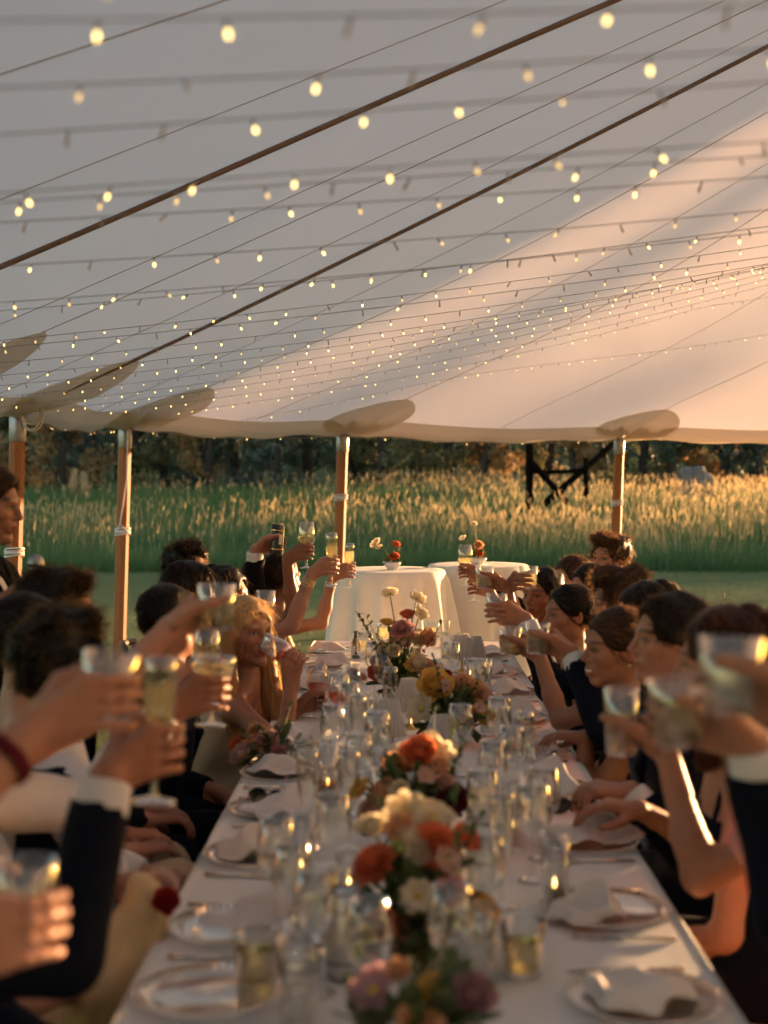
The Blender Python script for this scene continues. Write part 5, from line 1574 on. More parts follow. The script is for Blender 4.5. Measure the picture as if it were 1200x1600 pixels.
guest('standing speaker in dark suit holding a microphone at the left edge', G_(-20, 788, 4.42), -4, A3(-1.33, 4.40, .84), face=-8, top='suit', color='black', tone='tan', hair='short', hairc='brown', pitch=-8, stand=True, hd=.0042, hdens=1.6,
      arms=[dict(side='R', grip=g, r=.018, axis=A3(.12, 0, 1), hint=A3(-.5, -.2, -1), wd=A3(-.8, -.2, -.8))], seed=89, group='people standing')
MIC = g

# ================================================================== GLASSES AND CANS
def glass_parts(kind, liquid):
    """returns list of (part name, mesh, material) in local coordinates, base at z=0, and total height"""
    key = (kind, liquid)
    if key in GCACHE: return GCACHE[key]
    L = []
    def lat(nm, prof_, mat, n=28, rfun=None):
        m = MB(); m.lathe(prof_, n, rfun=rfun); L.append((nm, m.mesh(nm, (MATS[mat],))))
    g = 'glass'
    if kind in ('rocks', 'highball'):
        H = .095 if kind == 'rocks' else .135
        r0, r1 = (.034, .040) if kind == 'rocks' else (.031, .036)
        lat('cup', [(0.0005, .0), (r0 - .003, .0), (r0, .004), (r1, H - .001), (r1 - .001, H), (r1 - .0022, H - .001), (r0 - .002, .011), (0.0005, .010)], g)
        if liquid:
            lv = H * (.62 if kind == 'rocks' else .55); rr = lambda z: r0 - .0026 + (r1 - r0) * z / H
            lat('drink', [(0.0005, .0115), (rr(.012), .0115), (rr(lv), lv), (0.0005, lv)], liquid)
            if liquid in ('water', 'pale_cocktail', 'citrus'):
                m = MB()
                rr_ = np.random.default_rng(3)
                for q in range(3):
                    a = q * 2.1; c, s_ = math.cos(a), math.sin(a)
                    m.box((c * .012, s_ * .012, lv - .012 - .02 * (q % 2)), (.021, .021, .021), rz=a * 1.7)
                L.append(('ice', m.mesh('ice', (MATS['glass'],), False)))
            if liquid in ('pale_cocktail', 'citrus'):
                m = MB(); m.lathe([(0.0005, .0), (.017, .0), (.018, .002), (.017, .004), (0.0005, .004)], 16, c=(.006, -.004, lv - .001)); L.append(('citrus_slice', m.mesh('citrus_slice', (MATS['lime'],))))
    elif kind in ('wine', 'coupe', 'flute'):
        if kind == 'wine':
            H, sh, bw = .205, .090, [(.004, .088), (.018, .096), (.034, .115), (.0385, .138), (.036, .165), (.031, .205)]
        elif kind == 'coupe':
            H, sh, bw = .150, .095, [(.004, .093), (.022, .098), (.042, .112), (.049, .132), (.0485, .150)]
        else:
            H, sh, bw = .225, .085, [(.004, .083), (.011, .092), (.0215, .125), (.0255, .165), (.0245, .205), (.0235, .225)]
        inner = [(max(r - .0014, .0005), z + .0015) for r, z in bw][::-1]
        lat('bowl', bw + [(bw[-1][0] - .0006, H + .0006)] + inner[1:] + [(0.0005, inner[-1][1] + .0005)], g)
        lat('stem', [(.009, .005), (.0042, .014), (.0034, sh * .6), (.0038, sh)], g, 12)
        lat('foot', [(0.0005, .0), (.034, .0), (.0345, .0015), (.02, .004), (.008, .007), (0.0005, .009)], g)
        if liquid:
            lvl = {'wine': .138, 'coupe': .128, 'flute': .185}[kind]
            pr = [(max(r - .0018, .0005), z + .0018) for r, z in bw if z < lvl]
            rl = float(np.interp(lvl, [z for _, z in bw], [r for r, _ in bw])) - .0018
            lat('wine', [(0.0005, pr[0][1])] + pr + [(rl, lvl), (0.0005, lvl)], liquid)
    elif kind == 'can':
        H = .150
        lat('can_body', [(0.0005, .004), (.022, .002), (.026, .0), (.0325, .008), (.033, .012), (.033, H - .014), (.027, H - .003), (.0265, H), (.025, H - .003), (0.0005, H - .004)], 'can_black' if liquid != 'silver' else 'can_silver', 28)
        m = MB(); m.lathe([(.0332, .030), (.0332, .034)], 28); m.lathe([(.0332, .118), (.0332, .121)], 28)
        m.lathe([(.0268, H - .004), (.0272, H + .0005), (.0262, H + .0005)], 28)
        L.append(('band', m.mesh('band', (MATS['gold_flatware' if liquid != 'silver' else 'can_black'],))))
        m = MB()
        for (a0, a1, z0, z1) in ((-2.35, -1.85, .055, .100), (-1.55, -1.15, .085, .092), (-1.55, -1.05, .073, .079), (-1.55, -1.25, .061, .067)):
            aa = np.linspace(a0, a1, 7); v = [(.0333 * math.cos(t), .0333 * math.sin(t), z) for z in (z0, z1) for t in aa]
            m.add(v, [(i, i + 1, i + 8, i + 7) for i in range(6)])
        L.append(('print', m.mesh('print', (MATS['paper' if liquid != 'silver' else 'ink'],))))
    GCACHE[key] = (L, H)
    return GCACHE[key]
GCACHE = {}
NAMES = {'rocks': 'tumbler', 'highball': 'tall_tumbler', 'wine': 'wine_glass', 'coupe': 'coupe_glass', 'flute': 'champagne_flute', 'can': 'drink_can'}
def axis_rot(axis, spin=0.0):
    q = Vector((0, 0, 1)).rotation_difference(Vector([float(v) for v in axis]))
    return (q.to_matrix() @ Matrix.Rotation(spin, 3, 'Z')).to_euler()
def place_glass(kind, base, label, liquid=None, axis=(0, 0, 1), group=None, spin=0.0):
    L, H = glass_parts(kind, liquid)
    root = empty(NAMES[kind], base, rot=axis_rot(axis, spin))
    tag(root, label, 'can' if kind == 'can' else 'glass', group)
    for nm, me in L: link(nm, me, root)
    return root
for i, (kind, g, ax, lab, liq, drop, grp) in enumerate(DRINKS):
    L, H = glass_parts(kind, liq)
    # where along the glass the hand sits
    gh = {'rocks': .030, 'highball': .042, 'wine': .074, 'coupe': .074, 'flute': .088, 'can': .055}[kind]
    place_glass(kind, g - ax * gh, lab, liq, ax, grp, spin=i)

# microphone of the speaker
def build_mic():
    ax = nrm(A3(.12, 0, 1)); root = empty('microphone', MIC - ax * .10, rot=axis_rot(ax)); tag(root, 'black handheld microphone with a silver mesh head held by the speaker', 'microphone')
    m = MB(); m.lathe([(0.0005, 0), (.011, 0), (.013, .01), (.0175, .15), (.019, .165), (.0005, .166)], 20); m.build('handle', MATS['black_plastic'], root)
    m = MB(); m.lathe([(.019, .165), (.0255, .178), (.0265, .192), (.0235, .210), (.014, .221), (.0005, .224)], 20); m.build('grille', MATS['steel'], root)
    m = MB(); m.lathe([(.0262, .184), (.0275, .186), (.0275, .192), (.0262, .194)], 20); m.build('ring', MATS['black_plastic'], root)
build_mic()

# ================================================================== FLOWERS
def fl_mat(n, c, t=0.35): principled('petal_' + n, c, 0.6, noise=0.18, nscale=60, translucent=t, spec=0.25)
fl_mat('coral', (0.80, 0.22, 0.10)); fl_mat('peach', (0.86, 0.50, 0.29)); fl_mat('yellow', (0.85, 0.55, 0.14)); fl_mat('ivory', (0.84, 0.74, 0.54), .45)
fl_mat('pink', (0.74, 0.38, 0.36)); fl_mat('burgundy', (0.13, 0.008, 0.018), .15); fl_mat('red', (0.36, 0.022, 0.022)); fl_mat('blush', (0.80, 0.55, 0.46)); fl_mat('mauve', (0.52, 0.30, 0.34))
principled('stamen', (0.55, 0.36, 0.05), 0.8)
principled('leaf_bouquet', (0.055, 0.095, 0.035), 0.55, col2=(0.10, 0.13, 0.045), nscale=25, translucent=0.35)
principled('stem_green', (0.09, 0.13, 0.04), 0.6)
FC = {}
def petal(m, base, d, up, L, Wd, curl, mi=0):
    """one cupped petal as a 3x4 strip patch"""
    d = nrm(d); up = nrm(up - d * (up @ d)); s = np.cross(d, up)
    rows = []
    for i, t in enumerate((0, .4, .78, 1.0)):
        w = Wd * (0.35, .92, 1.0, .45)[i] * .5
        ang = curl * t
        c = base + (d * math.cos(ang * .6) + up * math.sin(ang * .6)) * L * t
        for q in (-1, 0, 1): rows.append(c + s * w * q + up * abs(q) * Wd * .13)
    f = [(i * 3 + j, i * 3 + j + 1, i * 3 + j + 4, i * 3 + j + 3) for i in range(3) for j in range(2)]
    m.add(rows, f, mi)
def flower_mesh(kind, col):
    if (kind, col) in FC: return FC[(kind, col)]
    r = np.random.default_rng(hash((kind, len(col))) % 1000)
    m = MB(); mats = (MATS['petal_' + col], MATS['stamen'])
    if kind == 'dahlia':
        N = 95
        for i in range(N):
            t = (i + .5) / N; a = i * 2.39996
            el_ = 1.45 - 1.65 * t ** .8
            d = A3(math.cos(a) * math.cos(el_), math.sin(a) * math.cos(el_), math.sin(el_))
            petal(m, d * .10 + A3(0, 0, .0), d, A3(0, 0, 1) * .6 + d * .3, .42 + .42 * t, .20 + .14 * t, .55 - .3 * t)
    elif kind == 'rose':
        N = 34
        for i in range(N):
            t = (i + .5) / N; a = i * 2.39996 + r.normal(0, .1)
            rad = .05 + .42 * t; el_ = 1.35 - 1.0 * t
            d = A3(math.cos(a) * math.cos(el_), math.sin(a) * math.cos(el_), math.sin(el_))
            petal(m, A3(math.cos(a) * rad * .6, math.sin(a) * rad * .6, -.18), d, A3(-math.cos(a), -math.sin(a), .2), .62 + .18 * t, .42 + .42 * t, 1.0 - .9 * t)
    else:   # open cosmos-like flower
        for ring in (0, 1):
            for i in range(8):
                a = (i + ring * .5) * PI / 4 + r.normal(0, .08)
                d = A3(math.cos(a), math.sin(a), .28 + .2 * ring)
                petal(m, d * .10, d, A3(0, 0, 1), .86 - .14 * ring, .52, .15 + r.normal(0, .15))
        m.lathe([(.2, .05), (.19, .16), (.11, .23), (.001, .25)], 10, m=1)
    FC[(kind, col)] = m.mesh('flower', mats)
    return FC[(kind, col)]
def leaves_mesh(n, rad, size, seed, flat=.7, up=.3):
    r = np.random.default_rng(seed); m = MB()
    for i in range(n):
        a = r.uniform(0, 2 * PI); e = r.uniform(-.4, 1.2)
        d = A3(math.cos(a) * math.cos(e), math.sin(a) * math.cos(e), math.sin(e) * flat + up * .2)
        petal(m, d * rad * r.uniform(.35, .85), nrm(d + r.normal(0, .35, 3)), A3(0, 0, 1) + r.normal(0, .4, 3), size * r.uniform(.7, 1.3), size * .42, r.uniform(-.5, .3))
    return m
def arrangement(c, label, flowers, seed, bowl='terracotta', rad=.10, leaves=90, sprigs=8, name='flower_arrangement', sc=1.0, stems=(), bowl_r=.07, zs=1.0, fs=1.0, extra=0):
    r = np.random.default_rng(seed)
    root = empty(name, c); tag(root, label, 'flowers', 'flower arrangements')
    if bowl:
        m = MB(); b = bowl_r
        m.lathe([(0.0005, .0), (b * .55, .0), (b * .6, .008), (b * .95, b * .55), (b, b * .8), (b * .93, b * .8), (b * .5, .02), (0.0005, .018)], 28); m.build('bowl', MATS[bowl], root)
    lm = leaves_mesh(leaves, rad * 1.0, .055 * sc, seed)
    o = lm.build('foliage', MATS['leaf_bouquet'], root, loc=(0, 0, bowl_r * .9), scale=(1, 1, zs))
    for i in range(sprigs):           # airy sprigs with small leaves
        a = r.uniform(0, 2 * PI); d = A3(math.cos(a) * .55, math.sin(a) * .55, 1.0) * r.uniform(.8, 1.5) * rad * 1.4 * zs ** .8
        m = MB(); p0 = A3(0, 0, bowl_r * .6); pts = [p0, p0 + d * .5 + r.normal(0, .01, 3), p0 + d]
        m.tube(pts, .0013, 5)
        for q in range(9):
            b_ = p0 + d * (.35 + .65 * q / 8); petal(m, b_, nrm(r.normal(0, 1, 3) + A3(0, 0, .5)), A3(0, 0, 1), .022 * sc, .012 * sc, .3)
        m.build('sprig', MATS['leaf_bouquet' if i % 2 else 'stem_green'], root)
    flowers = list(flowers)
    for i in range(extra):
        a = r.uniform(0, 2 * PI); e = r.uniform(.0, 1.3); q_ = rad * r.uniform(.75, 1.1)
        flowers.append((('rose', 'cosmos', 'rose')[i % 3], ('ivory', 'blush', 'peach', 'ivory', 'yellow', 'blush')[i % 6], math.cos(a) * math.cos(e) * q_, math.sin(a) * math.cos(e) * q_, .055 + math.sin(e) * rad * 1.1, r.uniform(.020, .034)))
    for (kind, col, dx, dy, dz, s) in flowers:
        dz *= zs; s *= fs; p = A3(dx * (1 + .1 * (fs > 1)), dy, dz)
        d = nrm(A3(dx * 5, dy * 4 - .45, .55) + r.normal(0, .18, 3))
        fo = link('flower', flower_mesh(kind, col), root, loc=p, rot=axis_rot(d, r.uniform(0, 6)), scale=s)
        m = MB(); m.tube([A3(0, 0, bowl_r * .4), A3(dx * .4, dy * .4, dz * .6), p], .0022, 5); m.build('stem', MATS['stem_green'], root)
    return root
def tp(px, py, z=TZ):
    """point of the table top seen at a photo pixel"""
    d = (CAMZ - z) * FPX / (py - HORY)
    return A3((px - VPX) / FPX * d, d, z + .0015)
FLC = [
 (tp(628, 1105), 'far arrangement with big pink dahlia, white blooms and tall sprigs', [('dahlia', 'pink', .0, -.06, .17, .050), ('cosmos', 'ivory', .05, -.01, .235, .036), ('cosmos', 'ivory', -.04, .0, .245, .034), ('rose', 'coral', .02, .0, .20, .030),
    ('rose', 'peach', .085, .0, .15, .038), ('rose', 'ivory', .05, -.07, .10, .045), ('rose', 'blush', -.075, -.04, .10, .036), ('cosmos', 'ivory', .06, .02, .20, .036), ('rose', 'coral', -.09, -.02, .075, .032), ('rose', 'yellow', -.05, .03, .18, .03), ('rose', 'blush', .09, -.06, .08, .05)], 1, 14),
 (tp(705, 1165), 'arrangement of yellow and peach blooms, second from the far end', [('rose', 'yellow', -.05, -.03, .14, .062), ('rose', 'yellow', .085, -.03, .075, .050), ('rose', 'peach', .07, .02, .12, .045), ('cosmos', 'ivory', -.085, -.07, .09, .052), ('rose', 'blush', .10, .03, .11, .04),
    ('rose', 'pink', .0, .03, .14, .036), ('rose', 'yellow', .02, -.05, .075, .036), ('rose', 'red', -.01, .05, .16, .02), ('rose', 'peach', -.09, .02, .07, .04)], 2, 5),
 (tp(655, 1330), 'middle arrangement with coral bloom and a dark burgundy dahlia', [('rose', 'coral', .0, -.02, .15, .048), ('dahlia', 'burgundy', .075, -.05, .085, .046), ('cosmos', 'ivory', .045, .01, .14, .048), ('rose', 'ivory', .03, .03, .16, .035), ('rose', 'peach', -.08, -.02, .09, .045), ('rose', 'blush', -.10, .0, .06, .045),
    ('rose', 'yellow', .02, -.06, .06, .03), ('rose', 'peach', -.04, .04, .12, .035), ('rose', 'coral', .01, .04, .10, .03), ('cosmos', 'yellow', -.13, -.02, .09, .04)], 3, 6),
 (tp(652, 1500), 'arrangement with large coral orange dahlias and white blooms, second nearest the camera', [('dahlia', 'coral', .03, -.02, .15, .055), ('dahlia', 'coral', -.075, -.03, .125, .055), ('rose', 'coral', .085, .03, .15, .036), ('rose', 'coral', .055, -.07, .10, .036), ('cosmos', 'ivory', -.02, .05, .18, .05), ('cosmos', 'ivory', .03, .07, .17, .05),
    ('rose', 'ivory', -.08, .05, .16, .04), ('rose', 'yellow', .115, -.03, .07, .042), ('rose', 'coral', -.06, -.08, .06, .036), ('cosmos', 'ivory', .0, -.10, .10, .038), ('rose', 'peach', -.03, .0, .17, .036), ('rose', 'coral', -.075, -.07, .02, .03)], 4, 5),
 (tp(655, 1720), 'nearest arrangement with mauve and dusky pink blooms at the bottom of the picture', [('cosmos', 'mauve', -.06, -.02, .13, .05), ('rose', 'mauve', .075, .0, .12, .045), ('rose', 'blush', .08, -.05, .07, .045), ('rose', 'yellow', .02, .02, .12, .035), ('rose', 'peach', .0, -.06, .10, .045), ('cosmos', 'blush', -.09, -.06, .06, .05), ('rose', 'coral', -.08, .03, .05, .03)], 5, 4)]
for (c, lab, fl, sd, spr), zs_, ex in zip(FLC, (1.7, 1.35, 1.5, 1.35, 1.15), (22, 10, 10, 8, 3)): arrangement(c, lab, fl, sd, sprigs=spr, zs=zs_, fs=(1.12, 1.1, 1.0, .95, .85)[sd - 1], leaves=120, extra=ex)
arrangement(A3(CT1[0] + .01, CT1[1] - .02, CT1[2] + .002), 'white bowl of coral dahlias and white blooms on the nearer cocktail table',
            [('dahlia', 'coral', .012, -.02, .075, .040), ('rose', 'coral', .022, .0, .145, .032), ('cosmos', 'ivory', -.10, .0, .145, .034), ('cosmos', 'ivory', -.075, .0, .125, .028), ('cosmos', 'ivory', -.085, -.01, .165, .026)], 11, 'bowl_ceramic', .05, 40, 5, name='flower_bowl', sc=.6, bowl_r=.055)
arrangement(A3(CT2[0] + .0, CT2[1] - .05, CT2[2] + .002), 'white bowl with peach roses and tall white blooms on the farther cocktail table',
            [('rose', 'peach', .0, -.01, .12, .036), ('rose', 'coral', .005, -.02, .07, .032), ('cosmos', 'ivory', -.095, .0, .16, .032), ('cosmos', 'ivory', -.03, .0, .25, .028)], 12, 'bowl_ceramic', .05, 30, 5, name='flower_bowl', sc=.6, bowl_r=.052)
# loose bouquets lying on the table
arrangement(tp(425, 1192), 'loose bouquet of peach and blush roses lying by the left table edge', [('rose', 'peach', -.06, -.02, .05, .045), ('rose', 'blush', -.01, -.03, .06, .045), ('rose', 'coral', -.10, .0, .04, .04), ('rose', 'blush', .0, .03, .07, .04), ('rose', 'peach', -.05, .04, .075, .04), ('rose', 'pink', .02, -.06, .03, .036), ('rose', 'blush', -.09, -.06, .03, .04)],
            13, None, .08, 60, 2, name='bouquet', bowl_r=.03)
arrangement(tp(556, 1068), 'small posy with a dark red bloom lying left of the far arrangement', [('dahlia', 'red', -.015, .0, .035, .030), ('rose', 'blush', .02, -.01, .025, .026), ('rose', 'blush', .03, -.03, .02, .022)], 14, None, .03, 14, 0, name='posy', sc=.5, bowl_r=.01)

# ================================================================== TABLE SETTING
def plate(c, label, rad=.128, seed=0):
    root = empty('charger_plate', c); tag(root, label, 'plate', 'glass charger plates')
    m = MB(); R_ = rad
    m.lathe([(0.0005, .002), (R_ * .62, .002), (R_ * .70, .004), (R_ * .98, .012), (R_, .0135), (R_ * .985, .016), (R_ * .72, .0085), (R_ * .62, .0062), (0.0005, .006)], 40); m.build('dish', MATS['glass_plate'], root)
    m = MB()
    for i in range(56):
        a = i * 2 * PI / 56; m.lathe([(.0005, .0035), (.0028, .002), (.0028, -.001), (.0005, -.002)], 6, c=(math.cos(a) * R_ * .985, math.sin(a) * R_ * .985, .0155))
    o = m.build('beaded_rim', MATS['silver'], root)
    return root
def napkin(c, label, seed, w=.20, h=.045, rz=0.0):
    r = np.random.default_rng(seed); n = 30
    u = np.linspace(-1, 1, n); X, Y = np.meshgrid(u, u, indexing='ij')
    ph = r.uniform(0, 6, 5)
    sq = 1 - .32 * np.abs(Y) ** 1.5
    tri = lambda q_: np.abs((q_ / PI) % 2 - 1)
    fold = tri(X * 3.1 + 1.1 * Y + ph[0]) * .6 + .35 * tri(X * 5.3 - 2.2 * Y + ph[1]) + .15 * np.sin(Y * 4 + ph[2])
    env = np.clip(1.15 - (X ** 2 + .7 * Y ** 2), 0.05, 1)
    Zt = h * fold * env + .004 + h * .35 * np.exp(-((X - .2) ** 2 + (Y - .1) ** 2) * 6)
    px_ = X * w * .5 * sq + .010 * np.sin(Y * 5 + ph[3]); py_ = Y * w * .42 * (1 - .2 * np.abs(X)) + .010 * np.sin(X * 4 + ph[4])
    ca, sa = math.cos(rz), math.sin(rz)
    top = np.stack((px_ * ca - py_ * sa, px_ * sa + py_ * ca, Zt), -1).reshape(-1, 3); bot = top.copy(); bot[:, 2] = np.maximum(top[:, 2] - .0025, .001)
    i = np.arange(n - 1)[:, None] * n + np.arange(n - 1)[None, :]
    f = np.stack((i, i + n, i + n + 1, i + 1), -1).reshape(-1, 4); fb = f[:, ::-1] + n * n
    ring = [k * n for k in range(n)] + [(n - 1) * n + k for k in range(1, n)] + [k * n + n - 1 for k in range(n - 2, -1, -1)] + [k for k in range(n - 2, 0, -1)]
    ring = np.array(ring); nx_ = np.roll(ring, -1); fs = np.stack((ring, nx_, nx_ + n * n, ring + n * n), 1)[:, ::-1]
    o = link('napkin', mesh_np('napkin', np.concatenate((top, bot)), np.concatenate((f, fb, fs)), True, (MATS['napkin'],)), loc=c)
    tag(o, label, 'napkin', 'linen napkins'); return o
def fork_mesh():
    m = MB(); m.tube([(0, -.10, .003), (0, -.02, .004), (0, .03, .0035)], [.0042, .0028, .0035], 6); m.box((0, .045, .004), (.020, .03, .0018))
    for k in range(4): m.box((-.0078 + k * .0052, .075, .0045), (.0028, .034, .0016))
    return m
def knife_mesh():
    m = MB(); m.tube([(0, -.10, .004), (0, 0, .004)], [.005, .0038], 6)
    m.add([(-.002, 0, .002), (.008, .01, .002), (.009, .07, .002), (.0, .105, .002), (-.003, .05, .002), (-.002, 0, .0045), (.008, .01, .0045), (.009, .07, .0045), (.0, .105, .0045), (-.003, .05, .0045)],
          [(0, 4, 3, 2, 1), (5, 6, 7, 8, 9), (0, 1, 6, 5), (1, 2, 7, 6), (2, 3, 8, 7), (3, 4, 9, 8), (4, 0, 5, 9)])
    return m
FORK, KNIFE = fork_mesh().mesh('fork', (MATS['silver'],)), knife_mesh().mesh('knife', (MATS['silver'],))
LY = [1.75, 2.32, 2.66, 3.18, 3.62, 4.05, 4.62, 5.2, 5.78, 6.36, 6.95]
RY = [1.80, 2.30, 2.78, 3.30, 3.85, 4.42, 5.0, 5.58, 6.16, 6.75]
rr_ = np.random.default_rng(31)
for side, ys, xc in (('left', LY, -.318), ('right', RY, .405)):
    for i, y in enumerate(ys):
        pos = f'{ORD[i]} from the camera on the {side}'
        xx = xc + rr_.normal(0, .012)
        plate((xx, y, TZ + .001), f'glass charger plate with beaded rim, {pos}')
        if not (side == 'left' and i in (1, 2)) and i != 0 or (side == 'right' and i == 1):
            napkin((xx + rr_.normal(0, .02), y + rr_.normal(0, .02) + (.05 if i % 2 else -.02), TZ + .012), f'crumpled blush linen napkin, {pos}', 60 + i + (20 if side == 'left' else 0),
                   w=rr_.uniform(.17, .24), h=rr_.uniform(.035, .075), rz=rr_.uniform(-.9, .9))
        for me, nm, dx in ((FORK, 'fork', -.155), (KNIFE, 'knife', .150)):
            s = 1 if side == 'right' else -1
            o = link(nm, me, loc=(xx + rr_.normal(0, .008), y + dx * s + rr_.normal(0, .006), TZ + .001), rot=(0, 0, PI / 2 * s + rr_.normal(0, .12)))
            tag(o, f'silver {nm} by the plate {pos}', nm, 'silver cutlery at the places')
napkin(tp(385, 1440), 'rolled white napkin between the two nearest plates on the left', 5, .20, .035, .2)

def sunglasses(c, label, rz):
    root = empty('sunglasses', c, rot=(0, 0, rz)); tag(root, label, 'sunglasses', 'sunglasses left on the table')
    for s in (-1, 1):
        m = MB(); a = np.linspace(0, 2 * PI, 21)[:-1]
        pts = np.stack((s * .034 + .027 * np.cos(a), 0 * a, .022 + .019 * np.sin(a) - .004 * np.cos(a) * s), 1)
        ring = np.concatenate((pts, pts[:1])); m.tube(ring, .0028, 6, cap=False); fr = m.build('frame_rim', MATS['black_plastic'], root)
        m = MB(); m.add(np.concatenate(([[s * .034, -.002, .022]], pts)), [(0, 1 + k, 1 + (k + 1) % 20) for k in range(20)]); m.build('lens', MATS['dark_lens'], fr)
        m = MB(); m.tube([(s * .061, 0, .028), (s * .064, .06, .024), (s * .058, .125, .004)], [.003, .0025, .002], 6); m.build('temple_arm', MATS['black_plastic'], root)
    m = MB(); m.tube([(-.009, 0, .026), (0, 0, .030), (.009, 0, .026)], .0025, 6); m.build('bridge', MATS['black_plastic'], root)
sunglasses(tp(897, 1275), 'black sunglasses lying on the right side of the table', .1)
sunglasses(tp(418, 1262), 'black sunglasses lying beside a napkin on the left side of the table', -.5)

def table_lamp(c, label, h=.16, lean=0):
    root = empty('table_lamp', c); tag(root, label, 'lamp', 'ribbed glass table lamps')
    m = MB(); m.lathe([(.0005, 0), (.036, 0), (.037, .005), (.012, .012), (.0055, .02), (.005, h * .6), (.0005, h * .6)], 20); m.build('brass_stand', MATS['brass'], root)
    rf = lambda a, r, z: 1 + .075 * np.cos(a * 22)
    m = MB(); m.lathe([(.052, h * .36), (.044, h * .62), (.028, h), (.026, h), (.042, h * .62), (.050, h * .362)], 132, rfun=rf); m.build('ribbed_shade', MATS['ribbed_shade'], root)
for (px, py, lab, h) in ((640, 1140, 'ribbed glass table lamp just left of the yellow roses', .17), (608, 1182, 'ribbed glass table lamp left of the white daisy shaped bloom', .17), (690, 1205, 'ribbed glass table lamp under the white open bloom', .16),
                      (722, 1052, 'ribbed glass table lamp right of the far arrangement', .17), (742, 1048, 'slim ribbed glass table lamp next to the far napkin on the right', .15), (690, 1420, 'ribbed glass table lamp behind the coral dahlias', .17)):
    table_lamp(tp(px, py), lab, h)

def candle(c, label, h=.17, r=.028):
    root = empty('hurricane_candle', c); tag(root, label, 'candle', 'candles in glass cylinders')
    m = MB(); m.lathe([(.0005, .0), (r, .0), (r, h), (r - .002, h), (r - .002, .005), (.0005, .005)], 24); m.build('glass_cylinder', MATS['glass'], root)
    m = MB(); m.lathe([(.0005, .006), (r * .66, .006), (r * .66, h * .30), (.0005, h * .29)], 18); m.build('wax', MATS['candle_wax'], root)
    m = MB(); m.lathe([(.0005, h * .29), (.0032, h * .29 + .006), (.0026, h * .29 + .012), (.0005, h * .29 + .020)], 8); m.build('flame', MATS['flame'], root)
for (px, py, lab, h) in ((570, 1140, 'lit candle in a glass cylinder left of the ribbed lamp', .12), (512, 1260, 'tall glass cylinder candle beside the amber tumbler', .17), (735, 1066, 'lit candle glowing by the far right napkin', .10),
                      (803, 1330, 'glass cylinder candle near the centre right', .17), (470, 1400, 'glass cylinder candle by the left napkin', .17), (868, 1425, 'pale glass cylinder candle near the right front napkin', .15), (545, 1410, 'short lit candle behind the drink can', .10)):
    candle(tp(px, py), lab, h)

